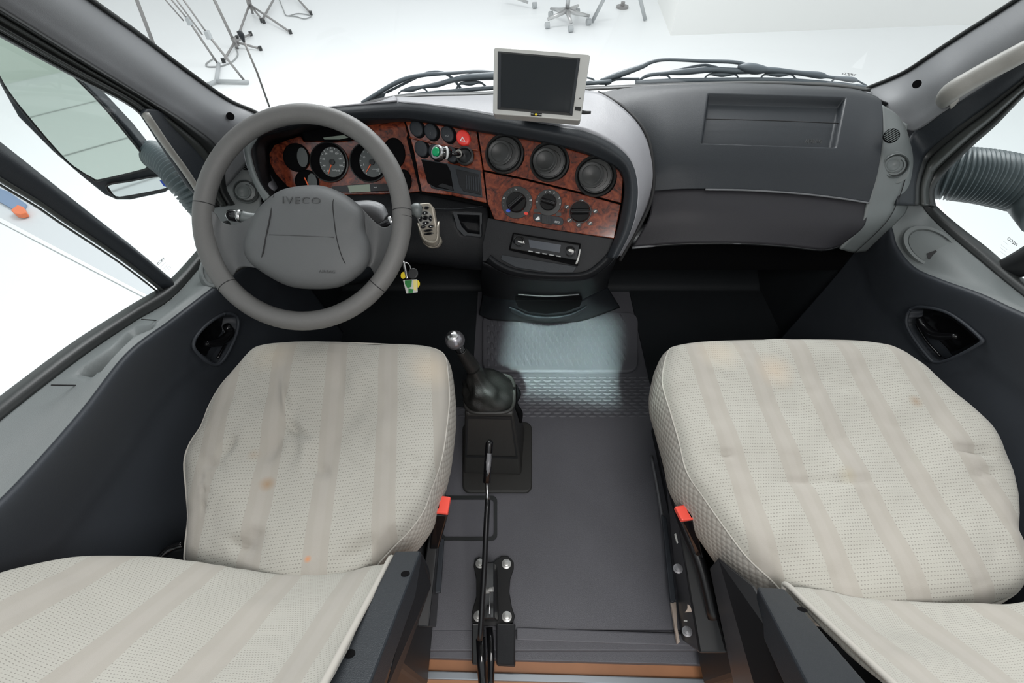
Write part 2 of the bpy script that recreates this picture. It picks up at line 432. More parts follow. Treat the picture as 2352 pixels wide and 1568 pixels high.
def topx(p):
    d = V(p) - CAM; z = d.dot(FW)
    return 1176 + FPX * d.dot(RT) / z, 784 - FPX * d.dot(UP) / z
def sdist(x, y, poly):
    """>0 inside, distance to the outline"""
    ins = False; dm = 1e9; n = len(poly)
    for i in range(n):
        x1, y1 = poly[i]; x2, y2 = poly[(i+1) % n]
        if (y1 > y) != (y2 > y) and x < (x2-x1)*(y-y1)/(y2-y1)+x1: ins = not ins
        l2 = (x2-x1)**2+(y2-y1)**2
        t = max(0, min(1, ((x-x1)*(x2-x1)+(y-y1)*(y2-y1))/l2)) if l2 else 0
        dm = min(dm, math.hypot(x-x1-t*(x2-x1), y-y1-t*(y2-y1)))
    return dm if ins else -dm
def relief(o, items):
    """press recesses (depth > 0) or swell bosses (depth < 0) into a surface along its normals"""
    me = o.data; wl = WL[o]; me.update()
    nr = [v.normal.copy() for v in me.vertices]
    for v in me.vertices:
        p = wl + v.co; n = nr[v.index]
        if n.dot(CAM - p) < 0: n = -n
        x, y = topx(p); off = 0
        for poly, depth, soft in items:
            s = sdist(x, y, poly)
            if s > 0:
                t = min(1, s / soft); off += depth * (t*t*(3-2*t))
        v.co = v.co - n * off
    me.update()
def px3(pts, f): return [f(x, y) for x, y in pts]
def rr(x0, y0, x1, y1, r, k=5):
    out = []
    for cx, cy, a0 in ((x1-r, y1-r, 0), (x0+r, y1-r, 90), (x0+r, y0+r, 180), (x1-r, y0+r, 270)):
        for i in range(k + 1):
            a = math.radians(a0 + 90*i/k); out.append((cx + r*math.cos(a), cy + r*math.sin(a)))
    return out

# ================================================================== STUDIO OUTSIDE
SZ = -1.05
studio = mk('studio_floor', [(-14, -9, SZ), (16, -9, SZ), (16, 15, SZ), (-14, 15, SZ)], [(0, 1, 2, 3)], M['studiofloor'], smooth=False)
tag(studio, 'glossy white studio floor around the van', kind='structure')
wb = [aZ(1540, 82, SZ), aZ(2352, 52, SZ)]; wd = (wb[1] - wb[0]).normalized()
w0 = wb[0]; w1 = wb[0] + wd * 14; wback = V((-wd.y, wd.x, 0)); w2 = w0 + V((.3, 4.0, 0))
H3 = V((0, 0, 5.0))
wall = mk('studio_wall', [w0, w1, w1 + H3, w0 + H3, w2, w2 + H3], [(0, 1, 2, 3), (4, 0, 3, 5)], M['studiowall'], smooth=False, thick=0.12)
tag(wall, 'plain white studio wall ahead of the van on the right', kind='structure')
wl_ = mk('studio_wall', [(-6.5, -9, SZ), (-6.5, 15, SZ), (-6.5, 15, 4), (-6.5, -9, 4)], [(0, 1, 2, 3)], M['studiowall'], smooth=False, thick=0.12)
tag(wl_, 'white studio wall on the driver side', kind='structure')
# garage style panelled wall behind the van, seen in the driver mirror
gp = []
for i in range(9):
    gp.append(boxgeo((-4.6, -7.0, SZ + 0.33 + i*0.56), (9, 0.06, 0.545)))
v_, f_ = merge(gp)
wr = mk('wall_rear', v_, f_, mat('garage_panel', (0.66, 0.70, 0.66), 0.5), smooth=False, bevel=0.01)
tag(wr, 'pale ribbed garage wall behind the van', kind='structure')
# lane line on the floor, driver side
a = aZ(-40, 490, SZ+.002); b = aZ(345, 690, SZ+.002)
ln = (b - a).normalized(); sd = V((-ln.y, ln.x, 0)) * 0.003
tag(mk('floor_tape', [a+sd, b+sd, b-sd, a-sd], [(0, 1, 2, 3)], M['greyprint'], thick=0.001, smooth=False), 'thin dark line across the white studio floor below the driver window', 'floor line')
a = aZ(-40, 478, SZ+.001); b = aZ(360, 688, SZ+.001); c = aZ(300, 560, SZ+.001); d = aZ(-40, 330, SZ+.001)
tag(mk('floor_sheet', [a, b, c, d], [(0, 1, 2, 3)], mat('sheet_grey', (0.66, 0.67, 0.69), 0.5), thick=0.001, smooth=False), 'pale grey floor strip running beside the van below the driver window', 'floor strip')
tag(plate('blue_sheet', px3([(-20, 425), (20, 440), (60, 468), (48, 490), (-20, 452)], lambda x, y: aZ(x, y, SZ+.02)), 0.015, M['bluegrey'], bevel=0), 'pale blue sheet lying on the studio floor at far left', 'sheet')
tag(plate('orange_bag', px3([(24, 482), (40, 470), (52, 474), (60, 488), (46, 492), (34, 490)], lambda x, y: aZ(x, y, SZ+.05)), 0.04, M['orange'], bevel=0.005), 'small orange bag lying on the studio floor at far left', 'bag')

jt = []
for y_ in (-1.3, -2.0, -2.9, -4.1, -5.6): jt.append(boxgeo((-3.2, y_, SZ + .002), (6.4, .03, .003)))
v_, f_ = merge(jt); tag(mk('trim_10', v_, f_, M['greyprint'], smooth=False), 'dark joints in the studio floor beside the van, seen in the driver mirror', kind='structure')
def pole3(name, pts, r, m, parent=None): return tube(name, pts, r, m, parent, seg=8)
def z_at(x, y, base, h):   # point above a floor point
    return V((base.x, base.y, base.z + h))
# light stands: feet on the studio floor, poles rising out of frame
def stand(name, foot_px, hub_px, hub_h, pole_px, legs_px, label, braces=(), r=0.018):
    c = aZ(*foot_px, SZ); root = empty(name, c, label, 'light stand', 'light stands in the studio')
    hub = aP(*hub_px, (c, V((0, -1, 0))))
    n = RT * 0 + (CAM - hub); n.z = 0; n.normalize(); pl = (hub, n)
    for q in legs_px:
        e = aZ(q[0], q[1], SZ + 0.02)
        pole3('leg', [hub, e], r*0.8, M['stand'], root)
        lathe('rubber_foot', [(0.0, -.02), (r*1.2, -.02), (r*1.2, .03), (0, .03)], e, (0, 0, 1), M['rubber'], root, seg=10)
    top = aP(*pole_px, pl)
    pole3('pole', [hub - V((0, 0, .12)), top], r, M['stand'], root)
    lathe('collar', [(r*1.8, -.05), (r*1.9, .05)], hub, (top - hub), M['stand'], root, seg=10)
    for b_ in braces:
        pole3('brace', [aP(*b_[0], pl), aP(*b_[1], pl)], r*0.6, M['stand'], root)
    return root
stand('light_stand', (540, 112), (540, 96), 0.35, (478, -30), [(598, 112), (513, 140), (576, 78)], 'grey light stand with three splayed legs, nearest the antenna')
stand('light_stand', (580, 35), (573, 10), 0.55, (560, -40), [(667, 74), (545, 88), (606, 50)], 'grey light stand farther back with a long leg reaching right')
stand('light_stand', (640, -20), (650, -40), 0.5, (640, -90), [(714, 31), (601, 48)], 'grey light stand with only two leg ends visible at the top edge')
# roller stand with two thin double poles
c = aZ(497, 187, SZ); rs = empty('roller_stand', c, 'tall stand with cross feet and paired thin poles by the left pillar', 'light stand', 'light stands in the studio')
hubp = aZ(497, 186, SZ + .03)
pole3('foot_bar', [hubp, aZ(570, 188, SZ+.03)], 0.022, M['outmat'], rs); pole3('foot_bar', [hubp, aZ(478, 194, SZ+.03)], 0.022, M['outmat'], rs)
pole3('foot_bar', [hubp, aZ(502, 146, SZ+.03)], 0.022, M['outmat'], rs)
def pl_at(p): n = CAM - p; n.z = 0; return (p, n.normalized())
for (fx, fy, tx, ty, kx, ky) in ((562, 186, 416, -8, 478, 80), (500, 146, 388, -8, 434, 48)):
    base = aZ(fx, fy, SZ+.03); pp = pl_at(base)
    k = aP(kx, ky, pp); t = aP(tx, ty, pp)
    pole3('pole', [base, k], 0.013, M['stand'], rs); pole3('pole', [k, t], 0.009, M['stand'], rs)
    pole3('pole', [k + V((-.06, 0, 0)), t + V((-.07, 0, 0))], 0.008, M['stand'], rs)
    box('clamp', k, (0.05, 0.05, 0.08), M['outmat'], rs, bevel=0.008)
base = aZ(360, 112, SZ); pp = pl_at(base)
tag(pole3('backdrop_pole', [aP(352, 100, pp) , aP(311, -8, pp), aP(290, -60, pp)], 0.022, M['stand']), 'single dark backdrop pole beside the left windscreen pillar', 'pole')
tag(tube('power_cable', px3([(540, 108), (546, 125), (532, 142), (505, 152), (478, 153), (474, 146), (490, 134)], lambda x, y: aZ(x, y, SZ+.01)), 0.008, M['greyprint'], n=40, seg=6), 'thin grey cable looped on the studio floor around the light stands', 'cable', 'cables on the studio floor')
tag(tube('power_cable', px3([(640, -5), (650, 20), (659, 36), (685, 31), (714, 36), (700, 43), (680, 38), (660, 36)], lambda x, y: aZ(x, y, SZ+.01)), 0.007, M['greyprint'], n=40, seg=6), 'thin cable with a plug looped on the studio floor at the top edge', 'cable', 'cables on the studio floor')
# office chair
cc = aZ(1300, 62, SZ); ch = empty('office_chair', cc, 'office chair on a five star castor base in the studio', 'office chair', 'office chairs in the studio')
hub = aZ(1299, 30, SZ + 0.16)
hub = V((cc.x, cc.y, SZ + 0.20)); 
for q in ((1257, 58), (1311, 66), (1352, 50), (1265, 33), (1326, 26)):
    e = aZ(q[0], q[1], SZ + 0.04)
    tube('star_leg', [hub, hub.lerp(e, .5) + V((0, 0, .03)), e + V((0, 0, .07))], [0.035, .028, .02], M['chairbase'], ch, seg=8)
    lathe('castor', [(.012, -.03), (.04, -.03), (.04, .03), (.012, .03)], e, (1, 0.2, 0), M['outmat'], ch, seg=14)
tube('gas_lift', [hub, hub + V((0, 0, .40))], 0.03, M['steel'], ch)
box('seat', hub + V((0, 0, .44)), (.5, .5, .08), M['card'], ch, bevel=0.03)
box('seat_lever', hub + V((-.16, -.1, .36)), (.07, .07, .12), M['card'], ch, bevel=0.02)
c2 = aZ(1212, 20, SZ)
sc2 = empty('office_chair', c2, 'second office chair, only a castor and leg visible at the top edge', 'office chair', 'office chairs in the studio')
tube('star_leg', [c2 + V((-.35, .15, .16)), c2 + V((0, 0, .08))], [.03, .02], M['chairbase'], sc2, seg=8)
lathe('castor', [(.012, -.03), (.04, -.03), (.04, .03), (.012, .03)], aZ(1228, 12, SZ+.04), (1, .2, 0), M['outmat'], sc2, seg=14)
# desk trestle
f1 = aZ(1360, 50, SZ+.01); f2 = aZ(1482, 46, SZ+.01)
tr = empty('desk_trestle', (f1+f2)/2, 'grey slanted desk legs standing right of the office chair', 'desk')
pp = pl_at(f1); pole3('leg', [f1, aP(1392, -12, pp)], 0.026, M['outmat'], tr)
pp = pl_at(f2); pole3('leg', [f2, aP(1468, -12, pp)], 0.026, M['outmat'], tr)
t_ = aZ(1430, 13, SZ+.03)
fo = empty('floor_outlet', t_, 'small dark floor box between the desk legs', 'floor outlet')
lathe('base', [(.0, -.03), (.09, -.03), (.09, .0), (.0, .0)], t_, (0, 0, 1), M['stand'], fo, seg=18)
lathe('knob', [(.03, .0), (.03, .05), (.0, .05)], t_, (0, 0, 1), M['stand'], fo, seg=12)

# ================================================================== CAB SHELL
# floor of the cab
fl = empty('floor', (0, 0.6, 0)); tag(fl, 'dark grey rubber cab floor', kind='structure')
main = box('floor_mat', (0, .785, -.006), (1.76, 1.15, .012), M['mat'], fl, bevel=.002)
loft('footwell_mat', [[(-.88, 1.34, 0.0), (0, 1.34, 0), (.88, 1.34, 0.0)], [(-.88, 1.50, 0.10), (0, 1.50, .10), (.88, 1.50, 0.10)], [(-.88, 1.56, 0.36), (0, 1.56, .36), (.88, 1.56, 0.36)]], M['matshade'], fl, nu=20, nv=12, thick=0.01)
fw = mk('wall_front', [(-.88, 1.55, .3), (.88, 1.55, .3), (.88, 1.42, .56), (-.88, 1.42, .56)], [(0, 1, 2, 3)], M['void'], smooth=False, thick=.02)
tag(fw, 'dark bulkhead under the dashboard', kind='structure')
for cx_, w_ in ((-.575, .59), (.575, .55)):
    box('footwell_shade_pad', (cx_, 1.08, .003), (w_, .52, .006), M['matshade'], fl, bevel=.002)  # mat pieces whose near-black colour stands for the shade under the dash
# raised foot plate with embossed droplets
pad_px = rr(1108, 716, 1466, 852, 22)
pad = [aZ(x, y, 0.018) for x, y in pad_px]
fp_ = plate('raised_foot_plate', pad, 0.017, M['mat'], fl, bevel=0.006, seg=3)
parts = []
def pill(c, lx, ly, h, ang=0):
    vs, fs = [], []
    K = 12
    for r_, hh in ((1.0, 0), (0.8, .7), (0.4, 1.0)):
        for k in range(K):
            a = 2*math.pi*k/K; x = lx*math.cos(a)*r_; y = ly*math.sin(a)*r_
            vs.append(V((c.x + x*math.cos(ang) - y*math.sin(ang), c.y + x*math.sin(ang) + y*math.cos(ang), c.z + h*hh)))
    fs = gridfaces(3, K, True) + [tuple(range(2*K, 3*K))]
    return vs, fs
for i in range(9):
    for j in range(21):
        px_, py_ = 1122 + j*16 + (i % 2)*8, 728 + i*13
        if px_ > 1440 + 0*i: continue
        parts.append(pill(aZ(px_, py_, 0.0182), 0.0055, 0.0165, 0.0028, 0.12))
v_, f_ = merge(parts); mk('embossed_droplets', v_, f_, M['mat'], fl)
parts = []
for i in range(13):
    for j in range(22):
        px_, py_ = 1062 + j*23 + (i % 2)*11, 866 + i*7.4
        if px_ > 1512: continue
        parts.append(pill(aZ(px_, py_, 0.0005), 0.0135, 0.0048, 0.0022))
v_, f_ = merge(parts); mk('embossed_pills', v_, f_, M['mat'], fl)
# left floor area: access plate outline and rear edge
frame = px3(rr(1010, 1138, 1142, 1240, 12), lambda x, y: aZ(x, y, 0.004)); inn = px3(rr(1018, 1146, 1134, 1232, 8), lambda x, y: aZ(x, y, 0.004))
frame_plate('access_plate_edge', frame, inn, 0.004, M['rubber'], fl)
# rear step
box('riser_board', (0, .195, -.035), (1.76, .05, .05), M['mat'], fl, bevel=.003)
rear = lambda x, y: aZ(x, y, -0.005)
hexa('rear_step', [aZ(1186, 1440, .006), aZ(1600, 1456, .006), aZ(1600, 1484, .006), aZ(1186, 1470, .006)], [aZ(1186, 1440, -.02)+V((0,0,0)), aZ(1600, 1456, -.02), aZ(1600, 1484, -.02), aZ(1186, 1470, -.02)], M['mat'], fl, bevel=0.003)
def slab(name, q, ztop, h, m, parent, bevel=.002):
    t = px3(q, lambda x, y: aZ(x, y, ztop)); return hexa(name, t[::-1], [p - V((0, 0, h)) for p in t][::-1], m, parent, bevel)
slab('step_riser', [(900, 1458), (1600, 1472), (1690, 1528), (885, 1508)], -0.03, 0.03, M['mat'], fl)
for q in ((1186, 1468, 1352, 1474), (1356, 1475, 1560, 1482)): slab('step_strip', [(q[0], q[1]), (q[2], q[3]), (q[2], q[3]+12), (q[0], q[1]+12)], -0.018, 0.02, M['card'], fl)
wf = box('floor_planks', (0, -.40, -.07), (1.76, 1.22, .02), M['plank'], None); tag(wf, 'warm brown wooden floor of the living area behind the step', kind='structure'); wf.name = 'floor_rear'
al = slab('trim_1', [(880, 1537), (1650, 1559), (1650, 1576), (880, 1556)], -0.045, 0.02, M['alu'], None); tag(al, 'grey aluminium edge strip across the wooden floor', kind='structure')
al.name = 'trim_1'

for nm, s_ in (('trim_8', -1), ('trim_9', 1)):
    k_ = mk(nm, [V((s_*.81, .90, -.01)), V((s_*.81, 1.56, -.01)), V((s_*.81, 1.56, .46)), V((s_*.81, .90, .46))], [(0, 1, 2, 3)], M['matshade'], None, smooth=False, thick=.012, off=0)
    tag(k_, 'dark kick panel under the %s end of the dashboard' % ('driver' if s_ < 0 else 'passenger'), kind='structure')
for nm, s_ in (('wall_left', -1), ('wall_right', 1)):
    k_ = mk(nm, [V((s_*.83, -1.0, -.08)), V((s_*.83, .95, -.08)), V((s_*.83, .95, .42)), V((s_*.83, -1.0, .70))], [(0, 1, 2, 3)], M['card'], None, smooth=False, thick=.012, off=0)
    tag(k_, 'dark side wall behind the %s door' % ('driver' if s_ < 0 else 'passenger'), kind='structure')
# headliner over the front seats
rf_ = loft('ceiling', [[(-.78, 1.00, 1.50), (0, 1.02, 1.52), (.78, 1.00, 1.50)], [(-.80, .5, 1.62), (0, .5, 1.66), (.80, .5, 1.62)], [(-.82, -.15, 1.66), (0, -.15, 1.70), (.82, -.15, 1.66)]], mat('headliner', (.50, .50, .48), .9), None, nu=20, nv=20, thick=.03)
tag(rf_, 'pale headliner above the front seats', kind='structure')
# ---------------------------------------------------------------- doors
def door(name, side, glassX, R0, R1, R2, R2b, label):
    root = empty(name, (side*0.83, 0.5, 0.3)); tag(root, label, kind='structure')
    g = lambda pts, X: [aX(x, y, side*X) for x, y in pts]
    r0, r1, r2 = g(R0, glassX), g(R1, glassX - .025), g(R2, .785)
    for q in (r0, r1, r2):
        l_ = q[-1]
        for y_ in (l_.y - .2, l_.y - .45): q.append(V((l_.x, y_, l_.z + .01)))
    mid = [(a*0.5 + b*0.5) + V((0, 0, .004)) for a, b in zip(r1, r2)]
    seal = loft('window_seal', [[p + V((side*.004, 0, .0)) for p in r0], [(a+b)/2 + V((-side*.004, 0, .007)) for a, b in zip(r0, r1)], r1], M['rubber'], root, nu=60, nv=10, thick=.006)
    ledge = loft('door_ledge', [r1, mid, [p + V((side*.012, 0, .006)) for p in r2], r2], M['ledge'], root, nu=110, nv=44, thick=.006)
    rows = [r2]
    for X, dz in ((.780, -.02), (.797, -.12), (.80, -.20)):
        rows.append([V((side*X, p.y, p.z + dz)) for p in r2])
    rows.append([V((side*.772, p.y, max(.12, p.z - .42))) for p in r2])
    rows.append([V((side*.745, p.y, -.01)) for p in r2])
    card = loft('door_card', rows, M['card'], root, nu=150, nv=110, thick=.008)
    return root, ledge, card, r0
LR0 = [(560, 440), (515, 500), (468, 560), (390, 645), (300, 703), (180, 780), (60, 868), (-60, 962), (-260, 1130)]
LR1 = [(575, 460), (530, 520), (482, 585), (398, 683), (310, 738), (200, 812), (78, 905), (-40, 1000), (-250, 1170)]
LR2 = [(660, 520), (600, 575), (535, 624), (445, 692), (385, 738), (290, 810), (180, 948), (20, 1125), (-200, 1330)]
dl, dl_ledge, dl_card, dl_r0 = door('door_1', -1, .875, LR0, LR1, LR2, None, 'driver side cab door with grey ledge and dark card')
RR0 = [(2085, 350), (2128, 445), (2153, 478), (2204, 522), (2267, 571), (2325, 622), (2380, 665), (2450, 720), (2600, 840)]
RR1 = [(2072, 380), (2112, 462), (2138, 500), (2190, 548), (2240, 590), (2300, 640), (2360, 688), (2430, 745), (2580, 870)]
RR2 = [(2020, 470), (2048, 520), (2062, 565), (2100, 612), (2160, 640), (2250, 672), (2320, 704), (2400, 742), (2560, 840)]
dr, dr_ledge, dr_card, dr_r0 = door('door_2', 1, .875, RR0, RR1, RR2, None, 'passenger side cab door with grey ledge and dark card')
# pull pocket in the driver ledge
relief(dl_ledge, [([(352, 742), (300, 752), (262, 790), (160, 862), (215, 860), (235, 850), (262, 818), (310, 770), (352, 755)], 0.05, 14)])
for s, cardo, root, poly, lab in ((-1, dl_card, dl, [(512, 722), (545, 730), (540, 775), (500, 838), (446, 800), (462, 758)], 'left'),
                             (1, dr_card, dr, [(2090, 712), (2120, 705), (2180, 720), (2248, 772), (2246, 792), (2160, 832), (2128, 815), (2084, 750)], 'right')):
    relief(cardo, [(poly, 0.075, 7)])
    cx = sum(p[0] for p in poly)/len(poly); cy = sum(p[1] for p in poly)/len(poly)
    inner = [(cx + (x-cx)*.98, cy + (y-cy)*.98) for x, y in poly]
    Xc = .79
    P = px3(inner, lambda x, y: aX(x, y, s*(Xc + .022)))
    pc = sum(P, V((0, 0, 0))) / len(P)
    P2 = cr(P, 48, True)
    rings = [P2, [p.lerp(pc, .12) + V((s*.012, 0, 0)) for p in P2], [p.lerp(pc, .45) + V((s*.016, 0, 0)) for p in P2], [p.lerp(pc, .9) + V((s*.016, 0, 0)) for p in P2]]
    vv = [p for r_ in rings for p in r_]; ff = gridfaces(4, 48, True) + [tuple(range(144, 192))]
    bowl = mk('handle_recess', vv, ff, M['gloss'], root)
    out_ = px3(poly, lambda x, y: aX(x, y, s*(Xc - .004))); P3 = cr(out_, 48, True)
    tube('recess_rim', P3, 0.0035, M['card'], root, seg=8, closed=True)
    if s < 0: hp = [(520, 748), (528, 765), (505, 785), (470, 790)]
    else: hp = [(2112, 732), (2124, 752), (2150, 770), (2200, 772)]
    tube('release_lever', px3(hp, lambda x, y: aX(x, y, s*(Xc + .012))), [.009, .010, .010, .006], M['gloss'], root, n=16, seg=12)
    tube('release_edge', px3([(500, 822), (515, 795), (528, 770)] if s < 0 else [(2105, 745), (2130, 785), (2160, 818)], lambda x, y: aX(x, y, s*(Xc + .014))), .003, M['gloss'], root, n=12, seg=8)
# ledge joints
def strip(name, pts, f, w, m, parent, n=24, h=.0012):
    tube(name, px3(pts, f), w, m, parent, seg=6, n=n)
strip('ledge_joint', [(118, 884), (200, 886), (236, 892)], lambda x, y: aX(x, y, -.812), .0012, M['seam'], dl)
strip('ledge_joint', [(325, 733), (372, 737), (390, 741)], lambda x, y: aX(x, y, -.800), .0010, M['seam'], dl)
strip('ledge_joint', [(2080, 466), (2112, 465)], lambda x, y: aX(x, y, .815), .0012, M['seam'], dr)
# round ash tray / tweeter on the ledges
def ashtray(parent, cx, cy, X, rx, tilt):
    s = 1 if X > 0 else -1
    n = V((-s*.62, -.30, .72)).normalized(); c = aX(cx, cy, X) + n*.012
    x, y, z = basis(n, (0, 1, 0))
    S_ = .56
    rim = lathe('tweeter_rim', [(rx*.80, .002), (rx*.84, .010), (rx*.98, .010), (rx*1.05, .004), (rx*1.06, -.006)], c, n, M['ledge'], parent, up=(s*tilt, 1, 0), sx=S_, sy=1.0, seg=48)
    lathe('tweeter_cover', [(rx*.81, -.002), (rx*.80, .006), (rx*.5, .010), (0, .011)], c, n, M['vent_grey'], parent, up=(s*tilt, 1, 0), sx=S_, sy=1.0, seg=48)
    return c, n
c_, n_ = ashtray(dr, 2140, 576, .83, .068, -.30)
plate('broken_tab', px3([(2128, 582), (2150, 574), (2158, 588), (2166, 580), (2172, 594), (2150, 600), (2132, 594)], lambda x, y: aP(x, y, (c_ + n_*.013, n_))), .002, M['seam'], dr, bevel=0)
ashtray(dl, 490, 622, -.80, .045, .3)

# ---------------------------------------------------------------- pillars, door frames
def pillar(name, side, A, Ad, C, Cd, label):
    root = empty(name, (side*.85, 1.0, .9)); tag(root, label, kind='structure')
    ra = [aD(x, y, d) for (x, y), d in zip(A, Ad)]; rc = [aD(x, y, d) for (x, y), d in zip(C, Cd)]
    rb = [a.lerp(c, .4) + (CAM - a.lerp(c, .4)).normalized()*.030 for a, c in zip(ra, rc)]
    rb2 = [a.lerp(c, .8) + (CAM - a.lerp(c, .8)).normalized()*.014 for a, c in zip(ra, rc)]
    loft('pillar_cover', [ra, rb, rb2, rc], M['pillar'], root, nu=50, nv=24, thick=.012)
    # windscreen black edge
    tube('windscreen_edge_seal', [p - V((side*.002, -.004, 0)) for p in ra], .0045, M['rubber'], root, n=50, seg=8)
    return root, ra, rc
LA = [(640, 292), (582, 258), (520, 230), (420, 160), (310, 76), (203, 0), (60, -105)]
LAd = [1.24, 1.20, 1.15, 1.04, .93, .82, .70]
LC = [(520, 430), (505, 345), (432, 283), (340, 226), (200, 140), (60, 52), (-90, -40)]
LCd = [1.18, 1.13, 1.02, .93, .80, .69, .60]
pl_l, pla, plc = pillar('trim_2', -1, LA, LAd, LC, LCd, 'driver side windscreen pillar cover')
RA = [(1960, 215), (1996, 203), (2077, 169), (2144, 126), (2214, 80), (2340, 0), (2480, -100)]
RAd = [1.30, 1.27, 1.18, 1.11, 1.05, .95, .86]
RC = [(2040, 420), (2062, 300), (2102, 300), (2166, 258), (2246, 206), (2352, 140), (2480, 60)]
RCd = [1.17, 1.15, 1.12, 1.05, .99, .91, .84]
pr_r, pra, prc = pillar('trim_3', 1, RA, RAd, RC, RCd, 'passenger side windscreen pillar cover')
for root, (x, y), d in ((pl_l, (529, 267), 1.13), (pr_r, (2106, 193), 1.10)):
    c = aD(x, y, d - .018); lathe('screw_hole', [(.0085, .004), (.0085, -.006), (.0, -.006)], c, (CAM - c), M['void'], root, seg=20)
# pillar to door-glass: frame bands
LDp = [(455, 455), (420, 400), (378, 340), (338, 285), (300, 246), (250, 222), (200, 194), (100, 140), (0, 86), (-120, 20)]
def band(name, side, Ca, D, Xd, root, mats):
    ca = cr(Ca, 40); dd = cr([aX(x, y, side*Xd) for x, y in D], 40)
    ts = [0, .18, .20, .42, .45, .62, .66, 1.0]
    k = 0
    for (t0, t1, m, bul) in mats:
        r = []
        for t, b in ((t0, 0), ((t0+t1)/2, bul), (t1, 0)):
            r.append([a.lerp(d, t) + (CAM - a.lerp(d, t)).normalized()*b for a, d in zip(ca, dd)])
        loft(name[k % len(name)], r, M[m], root, nu=40, nv=7, thick=.006); k += 1
fl_root = empty('trim_4', (-.85, .9, .8)); tag(fl_root, 'driver door window frame with mirror triangle', kind='structure')
LC2 = [aD(x, y, d) for (x, y), d in zip([(540, 470), (520, 430), (505, 345), (432, 283), (340, 226), (200, 140), (60, 52), (-90, -40)], [1.2, 1.18, 1.13, 1.02, .93, .80, .69, .60])]
LD2 = [(470, 480), (455, 455), (420, 400), (358, 312), (300, 246), (160, 173), (0, 86), (-140, 8)]
band(['pillar_seal', 'door_frame_outer', 'frame_groove', 'door_frame_inner', 'glass_seal'], -1, LC2, LD2, .868, fl_root,
     [(0, .26, 'rubber', .010), (.26, .50, 'frame', .008), (.50, .60, 'rubber', -.004), (.60, .80, 'frame', .012), (.80, 1.0, 'rubber', .006)])
tri = px3([(332, 262), (338, 250), (362, 250), (432, 290), (470, 345), (488, 400), (462, 452), (440, 430), (395, 360)], lambda x, y: aX(x, y, -.846))
plate('mirror_triangle', tri, .012, M['dash'], fl_root, bevel=.004, seg=3, smooth=True)
tube('triangle_edge', px3([(334, 262), (380, 330), (425, 392), (462, 448)], lambda x, y: aX(x, y, -.842)), .007, M['handle'], fl_root, n=20)
fr_root = empty('trim_5', (.85, .9, .8)); tag(fr_root, 'passenger door window frame', kind='structure')
RC2 = [aD(x, y, d) for (x, y), d in zip([(2060, 470), (2068, 400), (2085, 340), (2102, 300), (2166, 258), (2246, 206), (2352, 140), (2480, 60)], [1.12, 1.12, 1.12, 1.12, 1.05, .99, .91, .84])]
RD2 = [(2150, 472), (2146, 445), (2151, 425), (2168, 400), (2237, 333), (2288, 288), (2352, 222), (2470, 110)]
band(['pillar_panel', 'door_frame_outer', 'frame_groove', 'glass_seal'], 1, RC2, RD2, .868, fr_root,
     [(0, .46, 'dash', .004), (.46, .58, 'rubber', .002), (.58, .84, 'frame', .014), (.84, 1.0, 'rubber', .004)])
# driver window divider bar and passenger one
bar = [(-420, 20), (-60, 283), (0, 325), (110, 412), (217, 497), (310, 570), (401, 646)]; bar2 = [(-420, 130), (-60, 375), (0, 414), (80, 462), (135, 500), (270, 590), (374, 670)]
r1 = [aX(x, y, -.872) for x, y in bar]; r2 = [aX(x, y, -.872) for x, y in bar2]
rm = [(a+b)/2 + V((.014, 0, 0)) for a, b in zip(r1, r2)]
tb = empty('trim_6', (-.872, .6, .8)); tag(tb, 'dark divider bar of the driver door window', kind='structure')
loft('divider_bar', [r1, rm, r2], M['dash'], tb, nu=30, nv=10, thick=.02)
tube('bar_lip', [p + V((.004, 0, -.003)) for p in r2], .0035, M['frame'], tb, n=30)
tube('glass_run', [aX(x + 6, y + 14, -.874) for x, y in bar2], .0018, M['frame'], tb, n=30, seg=6)
r1 = [aX(x, y, .872) for x, y in ((2292, 600), (2340, 572), (2420, 520), (2900, 215))]; r2 = [aX(x, y, .872) for x, y in ((2318, 640), (2370, 630), (2450, 585), (2950, 300))]
tb2 = empty('trim_7', (.872, .6, .7)); tag(tb2, 'dark divider bar of the passenger door window', kind='structure')
loft('divider_bar', [r1, [(a+b)/2 + V((-.014, 0, 0)) for a, b in zip(r1, r2)], r2], M['black'], tb2, nu=16, nv=10, thick=.02)

# ---------------------------------------------------------------- glass
mid_b = aY(1290, 212, 1.34); mid_t = mid_b + V((0, -.50, .46))
ra = [pla[1], pla[3], pla[5], pla[6]]; rb_ = [pra[1], pra[3], pra[5], pra[6]]
gr = []
for i in range(4):
    t = i/3; m_ = mid_b.lerp(mid_t, t); a, b = ra[i], rb_[i]
    ml = a.lerp(m_, .5) + V((0, .05, 0)); mr = b.lerp(m_, .5) + V((0, .05, 0))
    gr.append([a + V((0, .004, 0)), ml, m_, mr, b + V((0, .004, 0))])
w1 = loft('window_1', gr, M['glass'], None, nu=30, nv=14, thick=0); tag(w1, 'windscreen glass', kind='structure')
def sideglass(name, side, lower, upper, label):
    r0 = [aX(x, y, side*.876) for x, y in lower]; r1 = [aX(x, y, side*.876) for x, y in upper]
    o = loft(name, [r0, r1], M['sideglass'], None, nu=24, nv=6, thick=0, lin=True); tag(o, label, kind='structure'); return o
wl2 = sideglass('window_2', -1, [(470, 500), (468, 560), (390, 648), (180, 785), (-60, 965)], [(455, 450), (400, 370), (300, 246), (100, 140), (-120, 20)], 'driver door window glass')
wr2 = sideglass('window_3', 1, [(2146, 452), (2204, 524), (2325, 625), (2450, 722)], [(2146, 445), (2210, 362), (2352, 222), (2470, 110)], 'passenger door window glass')
